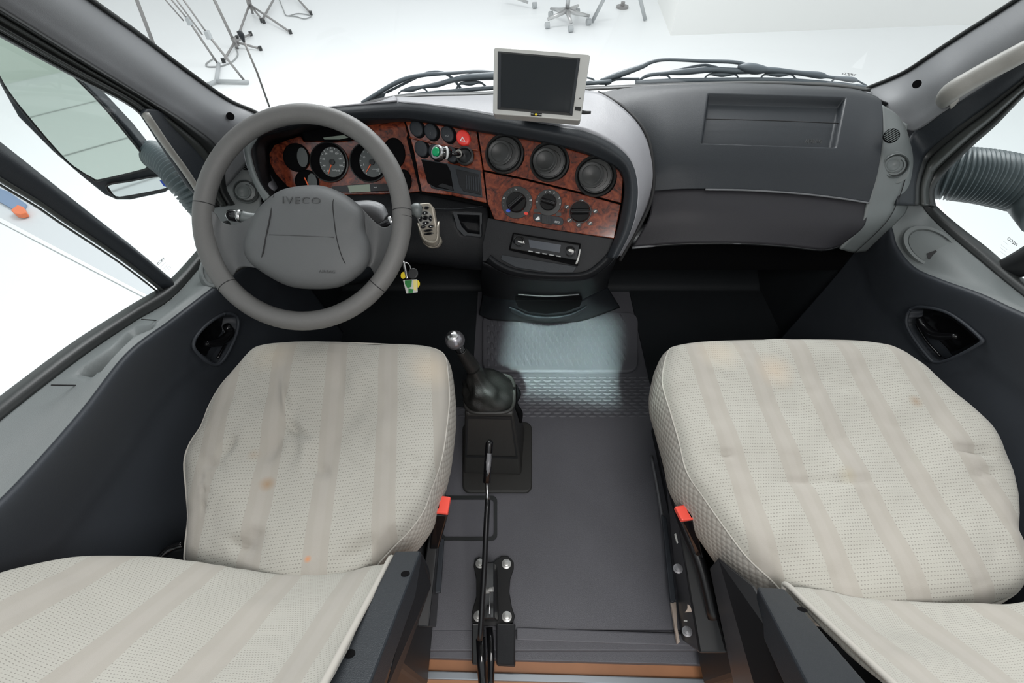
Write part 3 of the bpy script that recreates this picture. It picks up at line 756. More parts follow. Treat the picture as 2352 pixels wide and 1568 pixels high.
# etched marks on the glass
def mark(s, x, y, f, ang, h, parent, mirror=True, m='seam', sub=True):
    c = f(x, y); ca, sa = math.cos(math.radians(ang)), math.sin(math.radians(ang))
    ex = (f(x + 10*ca, y + 10*sa) - c).normalized(); ey = (f(x + 10*sa, y - 10*ca) - c).normalized()
    textmesh('glass_mark', s, c, ex, ey, h, M[m], parent, depth=.0002, mirror=mirror, stretch=1.15)
gl = lambda x, y: aX(x, y, -.873)
gl = lambda x, y: aX(x, y, -.873)
gr_ = lambda x, y: aX(x, y, .873)
mark('IVECO', 369.5, 600, gl, -43, .0050, wl2)
mark('IVECO', 2325, 555, gr_, 38, .0056, wr2)
def faint(f, par, ang, rows):
    ca, sa = math.cos(math.radians(ang)), math.sin(math.radians(ang)); ps_ = []
    for (x, y, n_, l_) in rows:
        for i in range(n_):
            a_, b_ = x + ca*i*l_*1.6, y + sa*i*l_*1.6
            q = [f(a_, b_), f(a_ + ca*l_, b_ + sa*l_), f(a_ + ca*l_ - sa*.8, b_ + sa*l_ + ca*.8), f(a_ - sa*.8, b_ + ca*.8)]
            ps_.append((q, [(0, 1, 2, 3)]))
    v, f_ = merge(ps_); mk('glass_stamp', v, f_, M['stamp'], par, smooth=False)
faint(gl, wl2, -43, [(368, 613, 7, 1.5), (376, 616, 8, 1.2), (380, 619, 6, 1.4), (386, 620, 5, 1.2)])
faint(gr_, wr2, 38, [(2305, 553, 5, 1.8), (2300, 562, 8, 1.4), (2298, 568, 8, 1.4), (2297, 576, 8, 1.4)])
mark('IVECO', 1949, 171, lambda x, y: aY(x, y, 1.30 - (205 - y)*0.0011), 8, .008, w1)

# ================================================================== DASHBOARD
dash = empty('dashboard', (0, 1.25, 0.35), 'dark grey van dashboard with burl wood trim on the driver side', 'dashboard')
def un(v): return V(v).normalized()
NF = un((-.17, -.73, .66)); PF = (aD(1160, 355, 1.12), NF)            # centre console face
NC = un((0.02, -.80, .60)); PC = (aD(757, 372, 1.185), NC)            # instrument face
fF = lambda off=0: (lambda x, y: aP(x, y, PF, off))
fC = lambda off=0: (lambda x, y: aP(x, y, PC, off))
# hidden carcass behind the panels
prof = [(1.34, .58), (1.20, .66), (1.13, .62), (1.04, .52), (1.06, .36), (1.30, .30), (1.45, .40)]
vv = [V((x, y, z)) for x in (-.80, .80) for y, z in prof]; n_p = len(prof)
mk('carcass', vv, [tuple(range(n_p))[::-1], tuple(range(n_p, 2*n_p))] + [(i, (i+1) % n_p, n_p + (i+1) % n_p, n_p + i) for i in range(n_p)], M['void'], dash, smooth=False)
# hood lip: outer and inner curves
O = [(609, 460), (576, 399), (563, 334), (600, 283), (680, 258), (770, 246), (912, 233), (1000, 241), (1086, 254), (1180, 272), (1270, 288), (1345, 300), (1405, 328), (1447, 366), (1464, 420), (1462, 480), (1447, 535), (1418, 592)]
I = [(618, 451), (592, 407), (584, 326), (640, 300), (730, 281), (815, 274), (925, 273), (1010, 284), (1095, 300), (1178, 313), (1270, 331), (1335, 348), (1390, 370), (1424, 393), (1434, 430), (1428, 480), (1415, 535), (1392, 592)]
nO = len(O)
def lippt(i, xy, off):
    x, y = xy
    if i <= 5: return aP(x, y, PC, off + .06*(1 - max(0, i-3)/3.0 * .0))
    if i == 6: return aP(x, y, PC, off + .045).lerp(aP(x, y, PF, off), .5)
    return aP(x, y, PF, off)
oc = [lippt(i, p, .028) for i, p in enumerate(O)]
ic = [lippt(i, p, .012) for i, p in enumerate(I)]
mc = [(a*.55 + b*.45) + (CAM - a).normalized()*.014 for a, b in zip(oc, ic)]
deep = [p - (NC if i < 6 else NF)*(.07 if i < 6 else .02) for i, p in enumerate(ic)]
loft('hood_lip', [oc, mc, ic], M['dash'], dash, nu=170, nv=14, thick=.003)
loft('hood_inner', [ic, deep], M['lower'], dash, nu=170, nv=4, thick=.003)
# top surface out to windscreen and to the passenger seam
T = [None, None, None, None, None, None, (905, 224), (1000, 221), (1090, 219), (1180, 214), (1270, 210), (1345, 207), (1395, 222), (1462, 280), (1497, 355), (1500, 430), (1466, 525), (1428, 590)]
TY = {6: 1.27, 7: 1.28, 8: 1.29, 9: 1.29, 10: 1.29, 11: 1.28, 12: 1.22, 13: 1.12, 14: 1.05, 15: 1.00, 16: .965, 17: .945}
tc_ = []
for i in range(nO):
    if i < 6: tc_.append(V((oc[i].x + (-.03 if i < 3 else 0), 1.19 if i > 2 else oc[i].y + .03, .71 if i > 2 else oc[i].z - .02)))
    else: tc_.append(aY(*T[i], TY[i]))
mt_ = [(a*.45 + b*.55) + V((0, 0, .006)) for a, b in zip(tc_, oc)]
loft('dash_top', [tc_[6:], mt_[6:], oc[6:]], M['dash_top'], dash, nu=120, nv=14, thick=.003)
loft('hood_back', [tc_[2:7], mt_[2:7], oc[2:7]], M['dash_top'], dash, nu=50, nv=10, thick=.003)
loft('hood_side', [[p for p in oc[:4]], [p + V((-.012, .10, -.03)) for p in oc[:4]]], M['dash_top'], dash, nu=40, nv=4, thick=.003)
# bright crescent edge left of the cluster
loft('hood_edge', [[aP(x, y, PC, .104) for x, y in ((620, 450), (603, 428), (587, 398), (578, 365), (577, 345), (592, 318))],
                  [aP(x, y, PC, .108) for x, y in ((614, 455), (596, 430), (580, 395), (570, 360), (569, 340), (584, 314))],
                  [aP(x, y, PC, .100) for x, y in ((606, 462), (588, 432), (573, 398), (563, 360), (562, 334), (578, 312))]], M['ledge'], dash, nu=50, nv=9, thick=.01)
# windscreen foot: dark ceramic band
loft('windscreen_band', [[aY(x, y, 1.31) for x, y in ((600, 300), (750, 262), (905, 219), (1130, 209), (1400, 196), (1700, 186), (1900, 190), (2000, 202))],
                          [aY(x, y, 1.29) for x, y in ((600, 310), (750, 275), (905, 228), (1130, 218), (1400, 204), (1700, 192), (1900, 197), (2000, 209))]], M['rubber'], dash, nu=60, nv=3, thick=.002)

plate('backing_plate', px3([(570, 330), (640, 300), (930, 268), (965, 438), (880, 443), (640, 452), (585, 420)], fC(-.02)), .01, M['void'], dash, bevel=0)
plate('backing_plate', px3([(922, 268), (1100, 296), (1300, 330), (1428, 385), (1434, 560), (1400, 600), (1140, 606), (1124, 475), (965, 444)], fF(-.022)), .01, M['void'], dash, bevel=0)
plate('backing_plate', px3([(480, 330), (560, 296), (640, 300), (640, 480), (600, 620), (470, 620)], lambda x, y: aD(x, y, 1.30)), .01, M['void'], dash, bevel=0)
# ---- wood trim
def wood(name, pts, f, depth=.006, n=0):
    return plate(name, px3(pts, f), depth, M['wood'], dash, bevel=.0018, seg=3, closed_n=0)
clus_px = [(618, 353), (630, 333), (660, 321), (690, 312), (697, 325), (783, 323), (800, 300), (832, 288), (894, 279), (926, 274), (950, 345), (968, 440), (880, 446), (760, 448), (700, 440), (660, 428), (632, 398), (620, 375)]
wood('wood_cluster_panel', clus_px, fC(.0))
wood('wood_switch_panel', [(930, 274), (1094, 301), (1107, 380), (1117, 466), (1040, 449), (968, 440), (950, 345)], fF(.0))
wood('wood_vent_panel', [(1098, 302), (1178, 314), (1270, 332), (1377, 363), (1421, 388), (1431, 411), (1427, 466), (1330, 440), (1200, 408), (1111, 390)], fF(.0))
wood('wood_climate_panel', [(1112, 394), (1200, 412), (1330, 444), (1426, 470), (1411, 548), (1270, 527), (1135, 503), (1120, 466)], fF(.0))
# lower edge of the switch panel
tube('wood_rib', px3([(940, 315), (1000, 330), (1060, 341), (1099, 345)], fF(.002)), .0022, M['wood'], dash, n=20, seg=8)
# top display recess in the cluster
plate('display_recess', px3([(693, 303), (700, 321), (760, 325), (840, 318), (858, 300), (820, 284), (740, 290)], fC(.010)), .006, M['void'], dash, bevel=.0)
plate('display_glass', px3([(742, 316), (790, 310), (800, 316), (780, 320), (745, 320)], fC(.0115)), .001, M['lcd'], dash, bevel=0)

# ---- gauges (child of the dashboard, with dial, needle and print)
def pxr(x, y, pl, rpx): return (aP(x + rpx, y, pl) - aP(x, y, pl)).length
def gauge(name, x, y, rp, face, needle, kind, dx=9):
    c = aP(x, y, PC, .0); r = pxr(x, y, PC, rp)
    g = lathe(name, [(r*1.06, .001), (r*1.05, .006), (r*.99, .007), (r*.985, -.004)], c, NC, M['vent'], dash, seg=56)
    lathe('gauge_well', [(r*.985, .0045), (r*.4, .0046), (0, .0046)], c, NC, M['void'], g, seg=56)
    cd = c + NC*.0062 + RT*(r*.20) ; rd = r*.80
    xx, yy, _ = basis(NC)
    # dial disc is seen offset inside its deep tube
    lathe('dial', [(rd*.98, .000), (rd*.97, .0006), (0, .0006)], cd, NC, M['dial'] if face else M['black'], g, seg=48, sx=.88)
    cd = cd + NC*.0009
    def P(rr_, a): return cd + xx*(math.cos(a)*rr_*.88) + yy*(math.sin(a)*rr_)
    if kind:
        n0, n1, k = math.radians(236), math.radians(-56), (9 if kind == 'speed' else 8)
        parts = []
        for i in range((k-1)*2 + 1):
            a = n0 + (n1-n0)*i/((k-1)*2)
            q0, q1 = P(rd*.84, a), P(rd*.95, a); d_ = (q1-q0).normalized(); s_ = d_.cross(NC)*.0004
            parts.append(([q0+s_, q1+s_, q1-s_, q0-s_], [(0, 1, 2, 3)]))
        v, f = merge(parts); mk('tick_marks', v, f, M['white'], g, smooth=False)
        labs = ['20', '40', '60', '80', '100', '120', '140', '160', '180'] if kind == 'speed' else ['', '5', '10', '15', '20', '25', '30', '35']
        for i, s in enumerate(labs):
            if s: textmesh('numerals', s, P(rd*.68, n0 + (n1-n0)*i/(k-1)), xx, yy, .0042, M['white'], g, depth=.0001)
        textmesh('numerals', 'km/h' if kind == 'speed' else 'r/min x100', P(rd*.52, math.radians(-62 if kind != 'speed' else -80)), xx, yy, .0028, M['white'], g, depth=.0001)
    if needle is not None:
        a = math.radians(needle); d_ = (P(rd, a) - cd).normalized(); s_ = d_.cross(NC)
        q = [cd + s_*.0016 + NC*.002, cd - s_*.0016 + NC*.002, P(rd*.86, a) - s_*.0005 + NC*.002, P(rd*.86, a) + s_*.0005 + NC*.002]
        plate('needle', q, .0008, M['needle'], g, bevel=0, nrm=NC)
        lathe('needle_hub', [(.007, 0), (.0065, .004), (0, .0045)], cd, NC, M['black'], g, seg=24)
    return g
gauge('speedometer', 757, 373, 42, True, 245, 'speed')
gauge('rev_counter', 848, 373, 42, True, 232, 'rev')
def port(name, x, y, rx, ry, tint=None):
    c = aP(x, y, PC, .0); r = pxr(x, y, PC, rx); ry_ = ry/rx
    g = lathe(name, [(r*1.05, .001), (r*1.03, .005), (r*.97, .006), (r*.96, .004), (0, .004)], c, NC, M['void'], dash, seg=44, sy=ry_)
    if tint:
        lathe('dial', [(r*.42, 0), (0, .0004)], c + NC*.0048 + RT*r*.50, NC, M['dial'], g, seg=36, sy=1.7*ry_)
    return g
port('warning_lamp_port', 682, 362, 29, 30, True)
port('fuel_gauge_port', 706, 418, 26, 26, True)
port('warning_lamp_port', 906, 352, 24, 32)
port('switch_cap', 928, 415, 17, 24)
plate('fuel_needle', px3([(698, 408), (700, 407), (709, 425), (706, 425)], fC(.008)), .001, M['needle'], dash, bevel=0)
# lcd strip
plate('lcd_bezel', px3([(762, 428), (830, 422), (905, 421), (905, 438), (830, 441), (762, 441)], fC(.006)), .005, M['gloss'], dash, bevel=.001)
plate('lcd_window', px3([(798, 426), (849, 423), (851, 440), (803, 442)], fC(.0072)), .001, M['lcd'], dash, bevel=.0005)
textmesh('lcd_print', 'km h', fC(.0075)(862, 430), V((1, 0, 0)), V((0, .6, .8)), .0028, M['white'], dash)

# ---- round switches
def oval(cx, cy, rx, ry, tilt, k=28):
    t = math.radians(tilt)
    return [(cx + rx*math.cos(a)*math.cos(t) - ry*math.sin(a)*math.sin(t), cy + rx*math.cos(a)*math.sin(t) + ry*math.sin(a)*math.cos(t)) for a in [2*math.pi*i/k for i in range(k)]]
def dome(name, poly, f, h, m, parent, k=4, base=0.0):
    """rounded cap on an outline"""
    P0 = px3(poly, f(base)); c = sum(P0, V((0, 0, 0)))/len(P0); nn = nrm_of(P0); n = len(P0)
    rings = []
    for s, hh in ((1.0, 0), (1.0, .45), (.93, .8), (.8, .95), (.4, 1.02)):
        rings.append([c + (p - c)*s + nn*h*hh for p in P0])
    v = [p for r in rings for p in r] + [c + nn*h*1.04]
    fcs = gridfaces(len(rings), n, True) + [((len(rings)-1)*n + i, (len(rings)-1)*n + (i+1) % n, len(v)-1) for i in range(n)]
    return mk(name, v, fcs, m, parent)
for cx, cy, m, sym in ((957, 296, 'vent', None), (990, 303, 'vent', '('), (1028, 309, 'vent', 'D'), (968, 342, 'vent', None), (1000, 350, 'vent', None), (1037, 355, 'vent', None)):
    plate('switch_well', px3(oval(cx+4, cy+1, 16.5, 21, -18), fF(.001)), .001, M['void'], dash, bevel=0)
    s = dome('round_switch', oval(cx, cy, 14.5, 19.5, -20), fF, .006, M['dash'], dash)
    if sym: textmesh('switch_symbol', {'(': '(', 'D': '=D'}[sym], fF(.0068)(cx-2, cy+3), RT, UP, .0045, M['greyprint'], s, depth=.0001)
hz = dome('hazard_switch', oval(1065, 318, 16, 19.5, -22), fF, .009, M['red'], dash)
tri_ = px3([(1056, 324), (1062, 313), (1069, 325)], fF(.0102)); frame_plate('warning_triangle', tri_, [p.lerp(sum(tri_, V((0,0,0)))/3, .45) for p in tri_], .0003, M['white'], hz)
# cigarette lighter socket with plugged-in push button
lathe('lighter_socket', [(.021, .002), (.021, .012), (.017, .014), (.014, .008), (0, .004)], fF(.0)(1070, 360), NF, M['black'], dash, seg=40)
pb = fF(.05)(1008, 350); pbt = empty('push_button_switch', fF(.016)(1064, 355), 'green push button on a black stem plugged into the lighter socket', 'push button')
ax_ = un(fF(.075)(1004, 350) - fF(.02)(1058, 353))
e0 = fF(.016)(1062, 355); e1 = fF(.045)(1036, 352); e2 = fF(.062)(1006, 350)
lathe('plug_collar', [(.006, -.004), (.009, 0), (.009, .003), (.006, .004), (.004, .002)], fF(.02)(1054, 353), NF + ax_*.7, M['handle'], pbt, seg=24)
tube('stem', [e0, e1], .0045, M['gloss'], pbt)
tube('body', [e1, e1.lerp(e2, .25), e2], [.009, .0135, .0135], M['gloss'], pbt, seg=24)
tube('label_band', [e1.lerp(e2, .32), e1.lerp(e2, .48)], .0139, M['white'], pbt, seg=24)
fc = (NF*.55 + un(e2 - e1)*.7 + FW*-.4).normalized()
lathe('bezel', [(.0155, -.008), (.0165, .002), (.0145, .006), (.0115, .006), (.011, .001), (0, .001)], e2, fc, M['steel'], pbt, seg=36)
lathe('green_button', [(.0098, .001), (.0098, .0085), (.0078, .0105), (0, .0105)], e2, fc, M['green'], pbt, seg=36)
# open bin + speaker grille below the switches
plate('bin_surround', px3([(966, 364), (1040, 377), (1103, 392), (1108, 454), (1060, 446), (990, 432)], fF(.0015)), .004, M['dash'], dash, bevel=.0015)
plate('open_bin', px3([(968, 367), (1026, 377), (1034, 392), (1042, 438), (1000, 430), (982, 420)], fF(.0025)), .001, M['void'], dash, bevel=0)
plate('bin_floor', px3([(1004, 427), (1016, 421), (1038, 428), (1040, 437)], fF(.003)), .001, M['lower'], dash, bevel=0)
g_ = plate('speaker_grille', px3([(1046, 388), (1066, 392), (1099, 400), (1104, 447), (1064, 439), (1055, 425)], fF(.0028)), .002, M['lower'], dash, bevel=.001)
for i in range(6):
    x = 1070 + i*5.4; plate('grille_slat', px3([(x, 402 + i*.9), (x + 2.6, 402.4 + i*.9), (x + 3.6, 434 + i*1.2), (x + 1, 433.6 + i*1.2)], fF(.0045)), .002, M['dash'], g_, bevel=.0004)

# ---- round air vents
def vent(x, y, rp, pl, n, parent, mat_='vent', tilt=0):
    c = aP(x, y, pl, 0); r = pxr(x, y, pl, rp)
    o = lathe('air_vent', [(r*1.05, .001), (r*1.04, .007), (r*.97, .010), (r*.93, .007), (r*.91, .001), (r*.90, -.004)], c, n, M[mat_], parent, seg=64)
    xx, yy, _ = basis(n)
    lathe('vent_disc', [(r*.90, -.003), (r*.89, .003), (r*.84, .006), (r*.62, .0075), (r*.60, .0045), (r*.40, .0055), (0, .003)], c, n, M[mat_], o, seg=64)
    c2 = c - xx*r*.22 + yy*r*.02
    lathe('vent_louvre', [(r*.66, .004), (r*.655, .0095), (r*.60, .0105), (r*.50, .0090), (r*.46, .0098), (r*.40, .0085), (r*.15, .006), (0, .0055)], c2, n, M[mat_], o, seg=64)
    t_ = [c + xx*math.cos(a)*r*.80 + yy*math.sin(a)*r*.80 + n*.0065 for a in [math.radians(q) for q in range(-140, 60, 8)]]
    tube('vent_groove', t_, .0008, M['seam'], o, seg=6)
    return o
for x, y, r in ((1159, 354, 42), (1262, 372, 43), (1368, 405, 45)):
    plate('vent_well', px3(oval(x + 1, y, r*1.07, r*1.05, 0, 48), fF(.0012)), .001, M['void'], dash, bevel=0)
    vent(x, y, r, PF, NF, dash)
# ---- climate knobs
def ring_print(cx, cy, rx, items, parent, h=.0042):
    for a, s, mm in items:
        x = cx + rx*math.cos(math.radians(a)); y = cy - rx*.95*math.sin(math.radians(a))
        textmesh('dial_print', s, fF(.003)(x, y), RT + UP*-.15, UP, h if len(s) > 1 or s in '01234' else h*.8, M[mm], parent, depth=.0001)
def knob(x, y, rp, ang, ringr, items):
    c = aP(x, y, PF, 0); r = pxr(x, y, PF, rp)
    if ringr:
        rg = lathe('knob_scale', [(pxr(x, y, PF, ringr), .0005), (pxr(x, y, PF, ringr)*.98, .0015), (r, .002), (0, .002)], c, NF, M['vent'], dash, seg=56)
    else: rg = lathe('knob_scale', [(r*1.08, .0005), (r*1.06, .002), (0, .002)], c, NF, M['vent'], dash, seg=48)
    k = lathe('knob', [(r, .001), (r*.97, .010), (r*.90, .0125), (0, .012)], c, NF, M['gloss'], rg, seg=48)
    xx, yy, nn = basis(NF); a = math.radians(ang); d_ = xx*math.cos(a) + yy*math.sin(a); s_ = d_.cross(nn)
    hexa('knob_grip', [c + d_*r*.88 + s_*r*.13 + nn*.022, c - d_*r*.88 + s_*r*.13 + nn*.022, c - d_*r*.88 - s_*r*.13 + nn*.022, c + d_*r*.88 - s_*r*.13 + nn*.022],
         [c + d_*r*.9 + s_*r*.34 + nn*.010, c - d_*r*.9 + s_*r*.34 + nn*.010, c - d_*r*.9 - s_*r*.34 + nn*.010, c + d_*r*.9 - s_*r*.34 + nn*.010], M['gloss'], rg, bevel=.002, seg=3)
    ring_print(x, y, (ringr or rp*1.2)*.88, items, rg)
knob(1187, 465, 23, 48, 36, [(95, '24', 'white'), (160, '20', 'white'), (10, '28', 'white')] + [(q, '.', 'white') for q in (76, 58, 40, 24, -5, -18, 112, 128, 144, 176, 192)])
knob(1260, 465, 19, -10, 30, [(104, '1', 'white'), (84, 'M', 'white'), (62, '2', 'white'), (25, '3', 'white'), (-8, '4', 'white'), (148, '*', 'white'), (176, '0', 'white')])
knob(1333, 487, 24, 8, 0, [])
for x, y, mm in ((1167, 484, 'blue'), (1208, 490, 'redprint')): plate('temperature_mark', px3(oval(x, y, 5, 3.6, 15, 16), fF(.003)), .0005, M[mm], dash, bevel=0)
for x, y in ((1336, 462), (1302, 475), (1367, 485), (1308, 506), (1329, 516), (1355, 513)):
    b_ = plate('knob_symbol_pad', px3(oval(x, y, 6, 5, 10, 16), fF(.0022)), .0006, M['vent'], dash, bevel=0)
    plate('airflow_symbol', px3([(x-3, y+2), (x-1, y-1), (x+3, y-3), (x+3.5, y-1.5), (x, y+.5), (x-1.5, y+2.5)], fF(.0028)), .0003, M['white'], b_, bevel=0)
sl = plate('slider_switch', px3(rr(1224, 494, 1294, 513, 8), lambda x, y: fF(.001)(x, y + (x-1259)*.16)), .002, M['dash'], dash, bevel=.001)
sl2 = plate('slider_grip', px3([(1244, 493), (1268, 497), (1267, 516), (1244, 512)], fF(.005)), .004, M['black'], dash, bevel=.0006)
for i in range(6):
    x = 1246 + i*4; plate('slider_rib', px3([(x, 494+i*.5), (x+1.4, 494.2+i*.5), (x+1.2, 511+i*.6), (x-.2, 510.8+i*.6)], fF(.0064)), .0016, M['dash'], sl2, bevel=0)
textmesh('slider_print', 'ECO', fF(.0025)(1280, 510), RT - UP*.15, UP, .0042, M['white'], sl, depth=.0001)
plate('slider_symbol', px3([(1229, 504), (1234, 498), (1239, 497), (1240, 504), (1233, 506)], fF(.0024)), .0004, M['white'], sl, bevel=0)
for x, y in ((1232, 484), (1283, 492)): plate('indicator_pad', px3(rr(x-6, y-4, x+6, y+4, 2, 2), fF(.0018)), .001, M['vent'], dash, bevel=0)

# ---- radio and its surround
low = px3([(1120, 500), (1135, 503), (1270, 527), (1411, 548), (1398, 590), (1372, 612), (1338, 627), (1265, 630), (1181, 620), (1140, 602), (1108, 600), (1108, 560)], fF(-.004))
plate('radio_surround', low, .01, M['lower'], dash, bevel=.002)
loft('lower_rim', [[fF(.004)(x, y) for x, y in ((1127, 585), (1150, 602), (1190, 618), (1265, 627), (1338, 624), (1375, 602), (1403, 572))],
                   [fF(.010)(x, y) for x, y in ((1122, 592), (1145, 609), (1187, 625), (1265, 634), (1342, 631), (1384, 606), (1410, 574))],
                   [fF(-.006)(x, y) for x, y in ((1115, 600), (1140, 618), (1184, 634), (1265, 643), (1348, 640), (1394, 612), (1420, 580))]], M['lower'], dash, nu=60, nv=9, thick=.003)
plate('radio_shelf', px3([(1152, 585), (1325, 612), (1316, 626), (1262, 626), (1185, 614), (1150, 596)], fF(.001)), .003, M['dash'], dash, bevel=.001)
rad = plate('car_radio', px3([(1178, 534), (1334, 559), (1327, 611), (1168, 574)], fF(.006)), .012, M['void'], dash, bevel=.001)
plate('radio_face', px3([(1180, 537), (1331, 562), (1325, 598), (1171, 571)], fF(.014)), .008, M['gloss'], rad, bevel=.002)
plate('radio_display', px3([(1214, 550), (1288, 562), (1285, 580), (1217, 568)], fF(.0146)), .001, mat('radio_display_glass', (.055, .062, .075), .25), rad, bevel=0)
for x, y, r in ((1194, 555, 13), (1310, 578, 13)):
    lathe('radio_dial', [(pxr(x, y, PF, r), .013), (pxr(x, y, PF, r*.95), .0175), (pxr(x, y, PF, r*.8), .018), (pxr(x, y, PF, r*.7), .0155), (0, .016)], fF(0)(x, y), NF, M['gloss'], rad, seg=32)
plate('radio_dial_mark', px3([(1189, 552), (1204, 556), (1205, 560), (1190, 556)], fF(.0165)), .0006, M['silver'], rad, bevel=0)
plate('radio_dial_mark', px3(oval(1311, 575, 6, 3, 10, 16), fF(.0165)), .0006, M['silver'], rad, bevel=0)
for i in range(5): plate('preset_button', px3([(1214+i*16, 575+i*2.8), (1224+i*16, 576.6+i*2.8), (1223.5+i*16, 579+i*2.8), (1213.5+i*16, 577.4+i*2.8)], fF(.0147)), .0006, M['greyprint'], rad, bevel=0)
loft('radio_side_trim', [[fF(.0145)(x, y) for x, y in ((1334, 572), (1331, 590), (1326, 606))], [fF(.0145)(x, y) for x, y in ((1331, 572), (1327, 590), (1321, 606))]], M['silver'], rad, nu=8, nv=3, thick=.001)

# ---- lower console down to the floor
A_ = [fF(-.008)(x, y) for x, y in ((1108, 604), (1128, 612), (1184, 634), (1265, 642), (1346, 639), (1394, 612), (1424, 580))]
B_ = [aY(x, y, Y) for (x, y), Y in zip([(1104, 645), (1130, 655), (1185, 668), (1265, 672), (1330, 670), (1372, 655), (1402, 630)], (1.12, 1.03, .97, .955, .965, 1.0, 1.10))]
C_ = [aY(x, y, Y) for (x, y), Y in zip([(1108, 676), (1135, 684), (1187, 690), (1265, 692), (1328, 690), (1352, 680), (1396, 660)], (1.20, 1.12, 1.03, 1.01, 1.03, 1.06, 1.18))]
D_ = [aZ(x, y, .03) for x, y in ((1100, 722), (1125, 734), (1180, 738), (1262, 742), (1330, 738), (1375, 725), (1425, 706))]
loft('console_lower_panel', [A_, B_, C_], M['lower'], dash, nu=50, nv=18, thick=.004)
loft('console_foot', [C_, [(a+b)/2 for a, b in zip(C_, D_)], D_], M['dash'], dash, nu=50, nv=12, thick=.004)
tr_ = lambda x, y: aY(x, y, .985)
plate('cup_tray_opening', px3([(1183, 690), (1338, 690), (1332, 704), (1300, 716), (1255, 721), (1215, 717), (1190, 706)], tr_), .03, M['void'], dash, bevel=.002)
loft('cup_tray_lip', [[tr_(x, y) for x, y in ((1172, 703), (1190, 709), (1215, 719), (1258, 724), (1302, 719), (1332, 708), (1347, 700))],
                      [aY(x, y, .965) for x, y in ((1171, 706), (1190, 714), (1215, 725), (1258, 730), (1302, 725), (1332, 713), (1346, 703))],
                      [aY(x, y, .99) for x, y in ((1173, 718), (1190, 726), (1215, 734), (1258, 739), (1302, 734), (1326, 724), (1338, 712))]], M['dash'], dash, nu=40, nv=9, thick=.004)
tube('ashtray_edge', px3([(1190, 676), (1260, 680), (1330, 676)], lambda x, y: aY(x, y, .955)), .002, M['pillar'], dash, n=16)
# ---- knee panel and pocket left of the console
kn = [[aY(x, y, Y) for (x, y), Y in zip([(470, 480), (610, 462), (757, 446), (905, 442), (968, 441), (1060, 452), (1118, 468)], (1.14, 1.12, 1.10, 1.09, 1.08, 1.06, 1.045))],
      [aY(x, y, Y) for (x, y), Y in zip([(480, 540), (610, 530), (757, 515), (905, 512), (968, 512), (1060, 520), (1124, 530)], (1.10, 1.05, 1.03, 1.02, 1.01, 1.0, .99))],
      [aY(x, y, Y) for (x, y), Y in zip([(490, 600), (610, 598), (757, 596), (905, 592), (968, 594), (1060, 605), (1130, 610)], (1.06, 1.0, .98, .97, .97, .965, .95))],
      [aY(x, y, Y) for (x, y), Y in zip([(490, 612), (610, 612), (757, 610), (905, 604), (968, 606), (1060, 617), (1130, 622)], (1.10, 1.06, 1.04, 1.03, 1.03, 1.03, 1.03))]]
knee = loft('knee_panel', kn, M['lower'], dash, nu=100, nv=60, thick=.004)
relief(knee, [([(1040, 488), (1106, 490), (1106, 545), (1062, 540), (1050, 520)], .05, 8)])
fpk = lambda x, y: aY(x, y, 1.0)
frame_plate('pocket_frame', px3([(1040, 487), (1107, 489), (1107, 548), (1066, 541), (1050, 524)], lambda x, y: aY(x, y, 1.0 - (y-520)*.0006)), px3([(1050, 492), (1102, 494), (1102, 538), (1074, 535), (1060, 520)], lambda x, y: aY(x, y, 1.0 - (y-520)*.0006)), .003, M['dash'], dash)
strip('panel_joint', [(965, 478), (1040, 480), (1110, 474)], lambda x, y: aY(x, y, 1.028), .0012, M['dash'], dash)

# ---- left end panel with vent
PL = (aD(565, 440, 1.20), un((.30, -.72, .62)))
plate('end_panel', px3([(505, 330), (552, 306), (566, 330), (576, 400), (600, 450), (590, 560), (505, 590), (486, 480), (490, 390)], lambda x, y: aP(x, y, PL, -.006)), .01, M['ledge'], dash, bevel=.004)
vent(566, 440, 28, PL, PL[1], dash, 'vent_grey')
def grille(x, y, r, pl, ang, parent, n=6):
    c = aP(x, y, pl); R_ = pxr(x, y, pl, r); g = lathe('defroster_grille', [(R_, -.002), (R_, .003), (R_*.92, .004), (R_*.9, .0), (0, 0)], c, pl[1], M['void'], parent, seg=36)
    xx, yy, nn = basis(pl[1]); a = math.radians(ang); d_ = xx*math.cos(a)+yy*math.sin(a); s_ = -xx*math.sin(a)+yy*math.cos(a)
    for i in range(n):
        t = (i+.5)/n*2-1; hl = math.sqrt(max(.02, 1-t*t))*R_*.96
        tube('grille_bar', [c + s_*t*R_*.92 - d_*hl + nn*.003, c + s_*t*R_*.92 + d_*hl + nn*.003], R_*.085, M['vent_grey'], g, seg=8)
    return g
grille(563, 376, 15, PL, -40, dash)

# ---- passenger side
NPx = [(1374, 213), (1460, 199), (1560, 194), (1700, 191), (1850, 196), (1960, 204), (2016, 222)]
r0 = [aY(x, y, Y) for (x, y), Y in zip(NPx, (1.27, 1.28, 1.28, 1.28, 1.27, 1.24, 1.19))]
r1 = [aY(x, y, Y) for (x, y), Y in zip([(1425, 245), (1500, 222), (1580, 212), (1700, 210), (1850, 213), (1960, 222), (2026, 240)], (1.19, 1.21, 1.22, 1.22, 1.21, 1.19, 1.155))]
r2 = [aY(x, y, Y) for (x, y), Y in zip([(1482, 318), (1530, 300), (1600, 295), (1720, 292), (1850, 292), (1960, 298), (2027, 312)], (1.10, 1.10, 1.10, 1.10, 1.10, 1.09, 1.06))]
r3 = [aY(x, y, Y) for (x, y), Y in zip([(1500, 390), (1545, 372), (1610, 366), (1720, 366), (1840, 370), (1950, 380), (2016, 395)], (1.03, 1.03, 1.03, 1.03, 1.025, 1.01, .99))]
